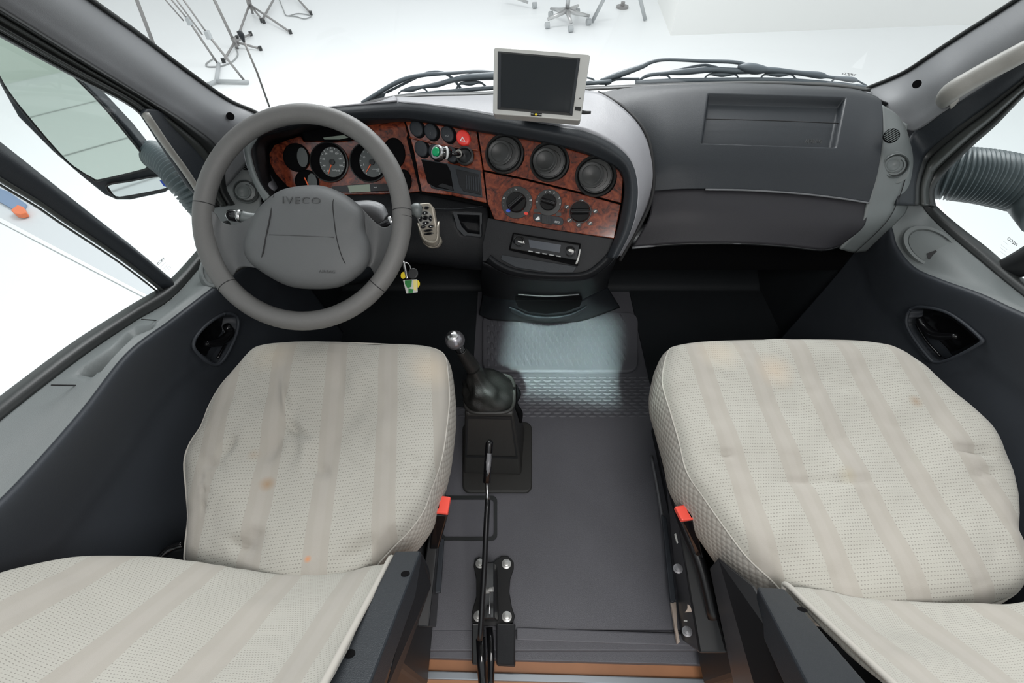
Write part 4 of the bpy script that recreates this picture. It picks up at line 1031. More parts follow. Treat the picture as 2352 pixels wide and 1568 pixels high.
r4 = [aY(x, y, Y) for (x, y), Y in zip([(1500, 438), (1560, 434), (1620, 433), (1720, 435), (1830, 442), (1920, 452), (1996, 464)], (1.0, .99, .985, .985, .98, .97, .955))]
pd = loft('passenger_dash_pad', [r0, r1, r2, r3, r4], M['dash'], dash, nu=300, nv=150, thick=.006)
relief(pd, [([(1626, 214), (1944, 223), (1922, 340), (1610, 330)], .020, 8)])
tube('pad_groove', px3([(1622, 273), (1780, 277), (1925, 283)], lambda x, y: aY(x, y, 1.128 - (y - 278)*.0016)), .0012, M['seam'], dash, n=20, seg=6)
textmesh('pad_print', 'AIRBAG', aY(1868, 325, 1.070), RT, V((0, .5, .5)), .008, M['embossed'], dash)
g0 = [p + V((0, .006, -.004)) for p in r4]
g1 = [aY(x, y, Y) for (x, y), Y in zip([(1490, 500), (1560, 492), (1620, 490), (1720, 490), (1830, 498), (1920, 508), (1985, 518)], (.955, .945, .94, .94, .935, .93, .93))]
g2 = [aY(x, y, Y) for (x, y), Y in zip([(1452, 568), (1530, 561), (1600, 558), (1700, 558), (1800, 564), (1888, 573), (1930, 565)], (.93, .915, .905, .90, .90, .90, .92))]
loft('glove_box_lid', [g0, g1, g2], mat('glove_box_vinyl', (.026, .025, .029), .5, spec=.32, bump=(520, .3)), dash, nu=80, nv=24, thick=.006)
tube('glove_box_edge', px3([(1452, 569), (1530, 562), (1600, 559), (1700, 559), (1800, 565), (1888, 574)], lambda x, y: aY(x, y, .902 + abs(x-1700)*.00010)), .0028, M['pillar'], dash, n=40)
tube('pad_edge', [p - V((0, .002, .001)) for p in r4[2:]], .0022, M['pillar'], dash, n=40)
loft('glove_box_underside', [g2, [V((p.x, 1.12, p.z - .05)) for p in g2]], M['black'], dash, nu=30, nv=4, thick=.004)
seamp = [(1374, 212), (1405, 229), (1432, 247), (1468, 283), (1490, 325), (1499, 375), (1501, 430), (1490, 475), (1466, 525), (1440, 570), (1424, 598)]
sY = [1.262, 1.23, 1.185, 1.125, 1.08, 1.035, .995, .97, .945, .93, .925]
tube('pad_seam', [aY(x, y, Y - .004) for (x, y), Y in zip(seamp, sY)], .0042, M['seam'], dash, n=60, seg=8)
# right end panel
e0 = [(2026, 240), (2028, 320), (2014, 400), (1994, 466), (1976, 520), (1930, 572)]
e1 = [(2060, 262), (2082, 330), (2080, 400), (2060, 460), (2030, 512), (1960, 580)]
e2 = [(2080, 290), (2100, 360), (2096, 420), (2084, 480), (2060, 510), (1990, 578)]
ed = [(1.155, 1.13, 1.10), (1.06, 1.05, 1.06), (.99, 1.0, 1.03), (.955, .975, 1.0), (.93, .95, .98), (.92, .95, .98)]
E0 = [aY(x, y, d[0]) for (x, y), d in zip(e0, ed)]; E1 = [aY(x, y, d[1]) for (x, y), d in zip(e1, ed)]; E2 = [aY(x, y, d[2]) for (x, y), d in zip(e2, ed)]
loft('end_panel', [E0, E1, E2], M['ledge'], dash, nu=60, nv=16, thick=.006)
tube('end_panel_joint', [p - V((0, .004, 0)) for p in E1[2:]], .0010, M['seam'], dash, n=24, seg=6)
plate('corner_filler', px3([(2010, 225), (2060, 245), (2110, 290), (2125, 420), (2090, 480), (2040, 420), (2030, 300)], lambda x, y: aY(x, y, 1.20)), .01, M['lower'], dash, bevel=.002)
PR = (aY(2055, 384, 1.005), un((-.32, -.70, .62)))
plate('vent_pod', px3(oval(2056, 384, 36, 38, 0, 40), lambda x, y: aP(x, y, PR, -.004)), .012, M['ledge'], dash, bevel=.003, seg=3)
vent(2054, 382, 31, PR, PR[1], dash, 'vent_grey')
PR2 = (aY(2046, 312, 1.035), un((-.34, -.62, .70)))
grille(2047, 312, 19, PR2, 52, dash, 7)


# ================================================================== STEERING WHEEL
wc = aD(697, 499, .918)
WN = -FW
sw = empty('steering_wheel', wc, 'grey leather-look steering wheel with a central airbag cover', 'steering wheel')
PW = (wc, WN); fW = lambda off=0: (lambda x, y: aP(x, y, PW, off))
rim = []
for i in range(96):
    a = 2*math.pi*i/96; rim.append(aD(695 + 229*math.cos(a), 499 - 238*math.sin(a), .918))
ring_rad = []
for i in range(96):
    a = math.degrees(2*math.pi*i/96) % 360
    ring_rad.append(.0185 if (a < 20 or 160 < a < 215 or a > 320) else .0172)
v, f = tubegeo(rim + [rim[0]], .0180, 24, False); mk('rim', v, f, M['wheel'], sw)
def rimjoint(x, y):
    best = min(range(96), key=lambda i: (topx(rim[i])[0]-x)**2 + (topx(rim[i])[1]-y)**2)
    p = rim[best]; t = (rim[(best+1) % 96] - rim[best-1]).normalized()
    lathe('rim_joint', [(.0182, -.0008), (.0185, 0), (.0182, .0008)], p, t, M['seam'], sw, seg=30)
for x, y in ((470, 468), (926, 480), (519, 656), (868, 662)): rimjoint(x, y)
hub_px = [(630, 445), (668, 430), (729, 425), (775, 438), (812, 460), (836, 486), (838, 525), (850, 562), (848, 602), (826, 632), (783, 658), (725, 664), (660, 656), (596, 621), (566, 592), (559, 558), (572, 522), (590, 482)]
H = cr([V((x, y, 0)) for x, y in hub_px], 80, True)
hp = [(p.x, p.y) for p in H]; hcx, hcy = 705, 548
rings = []
HP = [(.02, .040), (.3, .039), (.6, .0355), (.78, .031), (.88, .026), (.94, .0195), (.975, .012), (.993, .003), (1.0, -.006)]
for s, h in [(.96, -.04), (.985, -.02)] + HP[::-1]:
    rings.append([aP(hcx + (x-hcx)*s, hcy + (y-hcy)*s, PW, h + .010) for x, y in hp])
vv = [p for r in rings for p in r]
hub_o = mk('airbag_cover', vv, gridfaces(len(rings), 80, True) + [tuple(range(len(vv)-80, len(vv)))], M['hub'], sw)
def hubpt(x, y, extra=.0006):
    lo, hi = 0.0, 1.0
    for _ in range(30):
        m_ = (lo+hi)/2
        if sdist(x, y, [(hcx + (a-hcx)*m_, hcy + (b-hcy)*m_) for a, b in hp]) >= 0: hi = m_
        else: lo = m_
    h = HP[0][1]
    for (s0, h0), (s1, h1) in zip(HP, HP[1:]):
        if s0 <= hi <= s1 + 1e-6: h = h0 + (h1-h0)*(hi-s0)/(s1-s0)
    return aP(x, y, PW, .010 + h + extra)
tube('cover_seam', [hubpt(x, y, 0) for x, y in ((629, 450), (622, 490), (612, 540), (603, 585), (596, 618))], .0014, M['seam'], sw, n=30, seg=6)
tube('cover_seam', [hubpt(x, y, 0) for x, y in ((779, 443), (765, 462), (767, 500), (774, 550), (790, 600), (815, 632))], .0009, M['seam'], sw, n=30, seg=6)
tube('cover_line', [hubpt(x, y, 0) for x, y in ((619, 539), (690, 541), (767, 545))], .0011, M['embossed'], sw, n=12, seg=6)
textmesh('cover_lettering', 'IVECO', hubpt(692, 461, .0008), RT - UP*.03, UP, .0125, M['embossed'], sw, depth=.0008, spacing=1.15, stretch=1.25)
textmesh('cover_lettering', 'AIRBAG', hubpt(751, 624, .0012), RT - UP*.05, UP, .0055, M['embossed'], sw, depth=.0003, spacing=1.1)
def spoke(rows, offs):
    return loft('spoke', [[fW(o)(x, y) for x, y in r_] for r_, o in zip(rows, offs)], M['hub'], sw, nu=40, nv=24, thick=.018)
spoke([[(474, 480), (466, 520), (470, 575), (490, 622), (520, 656)], [(495, 490), (488, 530), (494, 575), (511, 615), (533, 640)], [(512, 511), (511, 535), (515, 570), (525, 600), (539, 628)],
       [(545, 514), (544, 535), (544, 565), (547, 592), (551, 612)], [(595, 488), (586, 515), (576, 545), (574, 585), (590, 615)]], (.004, .0, -.012, -.016, -.004))
spoke([[(922, 486), (926, 530), (914, 580), (894, 625), (866, 656)], [(906, 501), (903, 540), (895, 580), (880, 615), (861, 640)], [(890, 521), (886, 550), (880, 580), (868, 605), (857, 624)],
       [(866, 514), (866, 545), (862, 575), (856, 600), (848, 612)], [(822, 468), (836, 500), (840, 540), (843, 580), (836, 618)]], (.004, .0, -.012, -.016, -.004))
# steering column, stalks
col = empty('steering_column', wc - WN*.2, 'grey steering column shroud with chrome-tipped stalks behind the wheel', 'steering column')
tube('column_shroud', [wc - WN*.035, wc - WN*.12, wc - WN*.26 + V((0, .0, -.02))], [.055, .075, .085], M['dash'], col, n=8, seg=28)
loft('shroud_cap', [[aP(x, y, PW, -.07) for x, y in ((812, 462), (850, 460), (880, 470), (892, 492))], [aP(x, y, PW, -.06) for x, y in ((812, 478), (845, 480), (868, 490), (880, 505))], [aP(x, y, PW, -.10) for x, y in ((815, 500), (840, 505), (860, 512), (872, 520))]], M['pillar'], col, nu=20, nv=10, thick=.004)
tube('left_stalk', [fW(-.05)(640, 505), fW(-.035)(580, 502), fW(-.03)(556, 497)], [.010, .011, .011], M['vent_grey'], col, n=12, seg=16)
lathe('stalk_ring', [(.0112, -.004), (.0125, -.002), (.0125, .002), (.0112, .004)], fW(-.03)(551, 496), un(fW(-.03)(540, 496) - fW(-.03)(560, 496)), M['steel'], col, seg=24)
tube('stalk_tip', [fW(-.03)(549, 496), fW(-.03)(537, 495), fW(-.03)(526, 494), fW(-.03)(519, 494)], [.010, .0115, .010, .003], M['gloss'], col, n=16, seg=20)
tube('right_stalk', [fW(-.06)(850, 535), fW(-.05)(895, 512), fW(-.045)(935, 494), fW(-.04)(945, 488)], [.009, .009, .007, .008], M['gloss'], col, n=16, seg=16)
lathe('stalk_ring', [(.0112, -.003), (.012, 0), (.0112, .003)], fW(-.05)(900, 509), un(fW(-.05)(910, 505) - fW(-.05)(895, 512)), M['steel'], col, seg=24)
tube('stalk_tip', [fW(-.04)(944, 488), fW(-.04)(950, 485), fW(-.04)(958, 483), fW(-.04)(966, 482), fW(-.04)(970, 482)], [.006, .0125, .0145, .012, .002], M['vent_grey'], col, n=20, seg=20)

# remote control in its holder, keys
PRm = (aD(985, 515, 1.03), un((-.10, -.74, .66))); fR = lambda off=0: (lambda x, y: aP(x, y, PRm, off))
rc = empty('remote_control', fR(0)(985, 515), 'champagne coloured navigation remote control beside the steering wheel', 'remote control')
plate('body', px3([(957, 474), (962, 467), (985, 465), (995, 478), (1000, 505), (1006, 535), (1003, 552), (985, 558), (968, 548), (962, 520)], fR(.010)), .016, M['champagne'], rc, bevel=.003, seg=3)
plate('button_pad', px3(oval(976, 501, 17, 18, -8, 30), fR(.0118)), .002, M['handle'], rc, bevel=.0006)
for x, y, rx, ry in ((976, 489, 8, 4), (966, 502, 4.5, 7), (989, 501, 4.5, 7), (978, 512, 8, 4), (977, 500, 6.5, 5.5), (967, 477, 5, 4), (980, 477, 6, 4), (972, 521, 6, 3.6), (990, 520, 6, 4), (983, 529.5, 11, 3), (985, 536.5, 11, 3)):
    dome('button', oval(x, y, rx, ry, -6, 18), lambda o: fR(.0125 + o), .0016, M['gloss'], rc)
for x, y in ((976, 489), (989, 501), (964, 501), (978, 512), (972, 521), (990, 520)): plate('button_mark', px3([(x-1.5, y-1.2), (x+1.8, y), (x-1.5, y+1.4)], fR(.0148)), .0003, M['white'], rc, bevel=0)
hold = empty('remote_holder', fR(-.01)(990, 545), 'champagne cradle holding the remote control on the dashboard', 'holder')
loft('cradle', [[fR(.004)(x, y) for x, y in ((958, 512), (966, 545), (980, 562), (1000, 566), (1010, 552), (1010, 508))],
                [fR(.020)(x, y) for x, y in ((963, 528), (971, 548), (984, 556), (998, 556), (1006, 545), (1007, 520))]], M['champagne'], hold, nu=40, nv=6, thick=.004)
plate('cradle_base', px3([(966, 540), (1008, 540), (1013, 556), (1004, 568), (985, 570), (970, 558)], fR(.002)), .02, M['champagne'], hold, bevel=.005, seg=3)
kp = aD(935, 612, 1.0); ky = empty('key_ring', kp, 'bunch of keys with a green and yellow tag hanging from the ignition', 'keys')
fK = lambda x, y: aD(x, y, 1.0)
tube('split_ring', px3([(930, 604), (938, 606), (943, 616), (940, 630), (934, 632), (930, 620)], fK), .0012, M['steel'], ky, n=30, closed=True, seg=8)
tube('key_blade', px3([(926, 600), (932, 625), (936, 640)], lambda x, y: aD(x, y, .995)), .003, M['steel'], ky, n=8)
plate('key_head', px3(oval(948, 628, 12, 13, 20, 24), lambda x, y: aD(x, y, .99)), .006, M['black'], ky, bevel=.002, seg=3)
plate('fob', px3([(925, 643), (958, 641), (959, 671), (933, 674)], lambda x, y: aD(x, y, .985)), .004, M['silver'], ky, bevel=.001)
for q in ([(930, 644), (946, 643), (945, 658), (936, 662), (930, 652)], [(938, 662), (950, 664), (948, 672), (938, 673)]): plate('green_print', px3(q, lambda x, y: aD(x, y, .9845)), .0005, mat('tag_green', (.01, .16, .03), .4), ky, bevel=0)
plate('yellow_print', px3([(949, 643), (957, 643), (956, 668), (950, 664)], lambda x, y: aD(x, y, .9846)), .0005, mat('tag_cream', (.70, .60, .20), .4), ky, bevel=0)
plate('yellow_tag', px3(oval(957, 652, 7, 9, 10, 20), lambda x, y: aD(x, y, .992)), .003, M['yellow'], ky, bevel=.0008)
plate('yellow_tag', px3(oval(926, 632, 6, 8, 10, 20), lambda x, y: aD(x, y, .996)), .003, M['yellow'], ky, bevel=.0008)

# ================================================================== MONITOR
NM = un((-.06, -.70, .70)); PM = (aD(1240, 190, 1.00), NM); fM = lambda off=0: (lambda x, y: aP(x, y, PM, off))
mon = empty('monitor', fM(0)(1232, 270), 'silver framed monitor standing on top of the dashboard', 'monitor')
case = [(1134, 112), (1138, 108), (1240, 115), (1351, 124), (1356, 128), (1334, 274), (1330, 277), (1232, 269), (1136, 262), (1132, 257)]
plate('case', px3(case, fM(.006)), .028, M['silver'], mon, bevel=.004, seg=4, nrm=NM)
plate('bezel', px3([(1143, 117), (1333, 133), (1315, 266), (1142, 251)], fM(.0068)), .003, M['vent'], mon, bevel=.001)
plate('screen', px3([(1150, 122), (1326, 137), (1309, 259), (1149, 246)], fM(.0074)), .001, M['screen'], mon, bevel=0)
for q in ([(1144, 119), (1151, 123), (1150, 247), (1144, 250)], [(1326, 136), (1332, 134), (1314, 265), (1308, 260)]): plate('bezel_side', px3(q, fM(.0084)), .001, M['dash'], mon, bevel=.0004)
plate('badge', px3([(1219, 258), (1245, 260), (1244, 267), (1219, 265)], fM(.0085)), .002, M['gloss'], mon, bevel=.0003)
textmesh('badge_print', 'VDO   DAYTON', fM(.0088)(1232, 262.4), fM(0)(1245, 261.2) - fM(0)(1219, 259), UP, .0022, M['white'], mon, depth=.0001)
plate('badge_dot', px3(oval(1231, 262.5, 2.6, 2.6, 0, 14), fM(.0090)), .0004, M['yellow'], mon, bevel=0)
plate('sensor', px3([(1321, 244), (1335, 246), (1333, 255), (1320, 253)], fM(.0072)), .001, M['black'], mon, bevel=.0005)
lathe('led', [(.0012, 0), (.0012, .001), (0, .001)], fM(.006)(1332, 226), NM, M['seam'], mon, seg=12)
hexa('stand', [fM(-.012)(1190, 262), fM(-.012)(1290, 268), fM(-.04)(1290, 258), fM(-.04)(1190, 255)], [aZ(1200, 272, .80), aZ(1292, 276, .80), aZ(1292, 262, .80), aZ(1200, 258, .80)], M['black'], mon, bevel=.002)
tube('cable_plug', px3([(1325, 255), (1342, 258), (1357, 258)], lambda x, y: aD(x, y, 1.06)), [.006, .004, .003], M['black'], mon, n=10)

# ================================================================== WIPERS, AERIAL
def wiper(label, at_, parts_, wedge):
    root = empty('windscreen_wiper', aY(*at_, 1.44), label, 'wiper', 'windscreen wipers')
    Yd = {'arm': 1.45, 'link_rod': 1.455, 'blade_frame': 1.44, 'blade': 1.43, 'blade_claw': 1.437, 'pivot_joint': 1.44}
    for nm, pts, rad in parts_:
        tube(nm, px3(pts, lambda x, y: aY(x, y, Yd[nm])), rad, M['wiper'], root, n=max(14, 5*len(pts)), seg=10, flat=.8)
    if wedge: plate('arm_base', px3(wedge, lambda x, y: aY(x, y, 1.45)), .012, M['wiper'], root, bevel=.003)
    return root
wiper('dark wiper parked left of the monitor', (1050, 200), [
    ('arm', [(832, 236), (912, 189), (967, 173), (1035, 168), (1100, 164), (1150, 169)], [.007, .008, .007, .0055, .0055, .006]),
    ('link_rod', [(888, 212), (965, 174), (993, 165), (1018, 167), (1041, 181), (1057, 201), (1072, 217)], .0045),
    ('blade_frame', [(915, 215), (924, 208), (944, 205), (972, 199), (1005, 194), (1037, 185), (1080, 177), (1150, 174)], [.003, .003, .009, .0055, .009, .008, .011, .013]),
    ('blade_claw', [(957, 203), (972, 202), (982, 211)], .003), ('blade_claw', [(1048, 204), (1058, 192), (1080, 191), (1102, 189), (1116, 198)], [.003, .004, .008, .004, .003]),
    ('blade_claw', [(1348, 178), (1362, 182), (1368, 189)], .003),
    ('blade', [(907, 223), (1020, 211), (1129, 202), (1250, 195), (1350, 191), (1404, 187)], .0068)], [(832, 237), (878, 232), (888, 212), (866, 219)])
wiper('long dark wiper lying across the passenger side of the windscreen', (1700, 165), [
    ('arm', [(1379, 186), (1420, 172), (1474, 153), (1495, 143), (1530, 137), (1610, 140), (1688, 143), (1724, 153)], [.006, .010, .008, .006, .0055, .0055, .006, .006]),
    ('arm', [(1388, 192), (1414, 182), (1468, 181)], [.010, .005, .004]),
    ('link_rod', [(1530, 167), (1608, 150), (1638, 153), (1655, 158)], .0045),
    ('pivot_joint', [(1696, 153), (1716, 156), (1740, 159), (1768, 160)], [.006, .016, .016, .006]),
    ('blade_frame', [(1468, 184), (1489, 173), (1530, 168), (1572, 165), (1638, 160), (1697, 163), (1766, 161), (1830, 167), (1882, 173), (1905, 177), (1956, 183), (1971, 186), (1989, 196)], [.003, .006, .006, .010, .009, .010, .010, .008, .011, .005, .009, .003, .003]),
    ('blade_claw', [(1516, 172), (1533, 174), (1542, 184)], .003), ('blade_claw', [(1617, 181), (1629, 171), (1658, 171), (1688, 171), (1696, 180)], [.003, .003, .008, .003, .003]),
    ('blade_claw', [(1746, 181), (1757, 171), (1789, 171), (1816, 171), (1828, 181)], [.003, .003, .008, .003, .003]), ('blade_claw', [(1908, 189), (1920, 180), (1940, 180)], .003),
    ('blade', [(1459, 190), (1540, 186), (1638, 184), (1786, 184), (1905, 192), (1989, 201)], .0078)], [(1374, 196), (1400, 196), (1416, 180), (1396, 184)])
ant = empty('aerial', aY(622, 250, 1.40), 'thin whip aerial with a thick tip outside the windscreen', 'aerial')
tube('whip', px3([(619, 246), (590, 165), (561, 97)], lambda x, y: aY(x, y, 1.40)), .0028, M['stand'], ant, seg=8)
tube('tip', px3([(561, 97), (555, 82), (549, 71)], lambda x, y: aY(x, y, 1.40)), [.0028, .0075, .0065], M['dash'], ant, seg=10)

# ================================================================== GRAB HANDLE, MIRRORS
gh = empty('grab_handle', aD(2200, 235, 1.0), 'light grey grab handle on the passenger windscreen pillar', 'grab handle')
hpx = [(2168, 240, 1.06), (2172, 226, 1.0), (2190, 208, .96), (2240, 178, .93), (2300, 146, .90), (2360, 114, .87), (2430, 76, .85)]
tube('grip', [aD(x, y, d) for x, y, d in hpx], [.008, .016, .019, .0185, .0185, .018, .018], M['handle'], gh, n=40, seg=20)
tube('foot', [aD(2178, 238, 1.04), aD(2200, 228, 1.03), aD(2234, 215, 1.02)], [.014, .012, .004], M['handle'], gh, n=12, seg=14)

def mirror_left():
    root = empty('side_mirror', (-1.1, 1.15, .6), 'tall driver side door mirror with a small wide angle glass below', 'side mirror', 'door mirrors')
    n = un((.36, -.93, .03)); p0 = aD(250, 350, 1.22); pl = (p0, n); f = lambda off=0: (lambda x, y: aP(x, y, pl, off))
    out = [(-150, -60), (-60, 60), (0, 196), (41, 269), (120, 348), (190, 408), (240, 448), (268, 460), (300, 460), (379, 443), (399, 430), (396, 412), (368, 392), (345, 355), (300, 300), (248, 245), (162, 160), (80, 60), (20, -60)]
    plate('housing', px3(out, f(-.006)), .05, M['dash'], root, bevel=.006, seg=3, nrm=n)
    def inset(poly, name, m, o):
        P_ = px3(poly, f(o)); plate(name, P_, .003, m, root, bevel=.0008, nrm=n)
    up = [(-138, -50), (-50, 64), (4, 188), (69, 275), (155, 372), (212, 410), (228, 414), (330, 390), (341, 381), (338, 368), (241, 248), (165, 169), (90, 80), (10, -50)]
    inset(up, 'mirror_glass', M['mirror'], .001)
    tube('glass_edge', px3(up, f(.001)), .0028, M['black'], root, seg=8, n=90, closed=True)
    lo_ = [(246, 426), (262, 450), (280, 453), (380, 434), (387, 424), (384, 415), (366, 404), (300, 415)]
    inset(lo_, 'wide_angle_glass', M['mirror2'], .001)
    tube('glass_edge', px3(lo_, f(.001)), .0026, M['black'], root, seg=8, n=60, closed=True)
    inset([(366, 414), (380, 416), (385, 430), (376, 428)], 'blue_marking', M['blue'], .0022)
    pts = [f(-.03)(352, 355), aX(390, 382, -1.0), aX(425, 425, -.95), aX(470, 480, -.93)]
    ribs = cr(pts, 91); rad_ = [(.030 + (.006 if i % 4 < 2 else 0)) for i in range(91)]
    tube('bellows_arm', ribs, rad_, M['bellows'], root, seg=24, flat=1.0)
    return root
mirror_left()
def mirror_right():
    root = empty('side_mirror', (1.15, 1.1, .6), 'passenger side door mirror seen only as its ribbed black arm', 'side mirror', 'door mirrors')
    pts = [aX(2132, 392, .965), aX(2185, 398, .98), aX(2270, 408, 1.05), aX(2380, 432, 1.15)]
    ribs = cr(pts, 121); rad_ = [(.056 + (.010 if i % 4 < 2 else 0)) for i in range(121)]
    tube('bellows_arm', ribs, rad_, M['bellows'], root, seg=28, flat=1.0, ref=(0, 1, 0))
    tube('housing', [aX(2330, 455, 1.12), aX(2400, 470, 1.14)], [.03, .07], M['bellows'], root, seg=20)
    return root
mirror_right()

# ================================================================== SEATS
def nz(p, s, o=0): return noise.noise(V((p.x*s + o, p.y*s + o*1.7, p.z*s)))
def cushion(root, outline, z0, slope, axis_px, stripe_px, stains, folds, seed):
    pc0 = V((0, .25, z0)); pn = un((0, -slope, 1)); pl = (pc0, pn)
    P_ = cr([aP(x, y, pl) for x, y in outline], 150, True); n = len(P_)
    c = sum(P_, V((0, 0, 0)))/n
    fwd = un(aP(*axis_px[0], pl) - aP(*axis_px[1], pl)); lat = un(fwd.cross(pn))
    if lat.x < 0: lat = -lat
    period = .104
    u0 = (aP(*stripe_px, pl) - c).dot(lat)
    st = [((aP(x, y, pl) - c).dot(lat), (aP(x, y, pl) - c).dot(fwd), r_, col_, am) for x, y, r_, col_, am in stains]
    fm = fabric_mat('striped_seat_cloth_' + str(seed), period=period, bright=(.66 if seed == 3 else .74), phase=period/2 - u0, stains=st)
    prof = [(0.0, .030), (.12, .030), (.24, .030), (.36, .031), (.46, .033), (.55, .035), (.64, .037), (.72, .038), (.79, .038), (.85, .036), (.895, .033), (.93, .028), (.955, .021), (.972, .013)]
    side = [(.972, .013), (.985, .002), (.996, -.014), (1.0, -.034), (1.0, -.055), (.992, -.078), (.975, -.100), (.94, -.118)]
    def build(name, pr, m, is_top):
        vs, uvs = [], []
        L_ = 0; acc = [0]
        for i in range(n): acc.append(acc[-1] + (P_[(i+1) % n] - P_[i]).length)
        for s, h in pr:
            for i, p in enumerate(P_):
                q = c + (p - c)*max(s, .0008) + pn*h
                w = 0
                if is_top:
                    w = nz(q, 9, seed)*.010 + nz(q, 18, seed+7)*.004 + abs(nz(q, 26, seed+3))*.003
                    fx, fy = topx(q)
                    for (ax, ay, bx, by, dep, wid) in folds:
                        l2 = (bx-ax)**2 + (by-ay)**2; t = max(0, min(1, ((fx-ax)*(bx-ax) + (fy-ay)*(by-ay))/l2))
                        dd = math.hypot(fx-ax-t*(bx-ax), fy-ay-t*(by-ay)); w -= 1.5*dep*math.exp(-(dd/wid)**2)*math.sin(math.pi*min(1, t*.9+.1))
                w *= min(1, (1.03 - s)*12) if s > .9 else 1
                q = q + pn*w
                vs.append(q)
                if is_top: uvs.append(((q-c).dot(lat), (q-c).dot(fwd)))
                else: uvs.append((acc[i], h))
        return mk(name, vs, gridfaces(len(pr), n, True), m, root, uvs=uvs)
    fine = []
    for (s0, h0), (s1, h1) in zip(prof, prof[1:]):
        k = 4 if s1 < .9 else 2
        for j in range(k): fine.append((s0 + (s1-s0)*j/k, h0 + (h1-h0)*j/k))
    fine.append(prof[-1])
    build('cushion', fine, fm, True)
    build('cushion_side', side, M['sidefab'], False)
    tube('cushion_seam', [c + (p - c)*.972 + pn*.0135 for p in P_], .0016, M['seat_seam'], root, seg=6, closed=True)
    return fm, c, lat, fwd, pn, period, u0
M['seat_seam'] = mat('seat_seam_thread', (.44, .42, .38), .9)
DO = [(603, 800), (650, 792), (720, 789), (800, 790), (880, 793), (960, 798), (1003, 803), (1030, 820), (1038, 860), (1042, 920), (1037, 980), (1029, 1040), (1018, 1085), (1002, 1130), (985, 1180), (955, 1225), (920, 1262), (885, 1300), (840, 1350), (740, 1390), (600, 1380), (490, 1350), (430, 1310), (425, 1270), (432, 1200), (428, 1140), (423, 1070), (436, 1025), (462, 985), (482, 935), (512, 885), (552, 842), (578, 815)]
PO = [(1535, 800), (1600, 789), (1700, 785), (1800, 784), (1900, 784), (1985, 788), (2050, 802), (2110, 842), (2170, 895), (2230, 950), (2280, 1005), (2315, 1080), (2333, 1150), (2332, 1230), (2352, 1280), (2352, 1345), (2300, 1395), (2150, 1430), (1950, 1430), (1820, 1400), (1752, 1340), (1700, 1290), (1648, 1220), (1600, 1150), (1562, 1090), (1545, 1020), (1525, 950), (1508, 890), (1510, 850), (1520, 815)]
brown = (.30, .19, .10)
ds = empty('driver_seat', (-.485, .45, 0), 'driver seat with striped beige waffle cloth cover behind the steering wheel', 'seat', 'front seats')
fmD, cD, latD, fwD, pnD, perD, u0D = cushion(ds, DO, .468, .07, ((790, 800), (745, 1290)), (785, 840),
     [(630, 1125, .016, brown, .8), (600, 1060, .012, brown, .25), (727, 1297, .006, (.55, .22, .08), .8), (650, 840, .05, (.52, .44, .33), .35), (990, 870, .06, (.56, .47, .36), .5)],
     [(660, 950, 690, 1060, .008, 16), (720, 1060, 830, 930, .006, 22), (460, 1060, 520, 1065, .007, 8), (500, 1050, 545, 1000, .008, 9), (655, 880, 662, 975, -.008, 9), (662, 975, 600, 1060, .006, 14), (665, 975, 715, 1010, .007, 10), (455, 1096, 490, 1099, .004, 4), (455, 1125, 490, 1130, .004, 4), (460, 1160, 480, 1164, .004, 4), (940, 975, 985, 978, .003, 3), (940, 1055, 980, 1056, .004, 4), (935, 1093, 970, 1097, .004, 4), (925, 1118, 955, 1120, .003, 3), (535, 1240, 580, 1270, .008, 14), (715, 1070, 760, 1085, .007, 14), (790, 1290, 860, 1230, .008, 20), (780, 830, 785, 920, .005, 14), (600, 1060, 650, 1010, .004, 20), (870, 1290, 920, 1220, .010, 28), (560, 1260, 600, 1210, .008, 18), (690, 980, 700, 1100, -.006, 20)], 3)
ps = empty('passenger_seat', (.47, .45, 0), 'passenger seat with striped beige waffle cloth cover on the right', 'seat', 'front seats')
fmP, cP, latP, fwP, pnP, perP, u0P = cushion(ps, PO, .468, .07, ((1690, 790), (1930, 1380)), (1691, 800),
     [(2076, 942, .016, brown, .6), (1760, 870, .045, (.60, .44, .30), .35), (1925, 1105, .022, (.42, .37, .26), .55), (2080, 1065, .016, (.36, .35, .30), .5), (1640, 830, .05, (.60, .50, .38), .35)],
     [(1780, 1103, 2060, 1106, .005, 9), (1640, 1038, 1690, 1045, .006, 6), (1615, 963, 1665, 968, .004, 5), (2190, 1030, 2290, 1042, .008, 8), (2230, 1090, 2300, 1082, .005, 7)], 11)
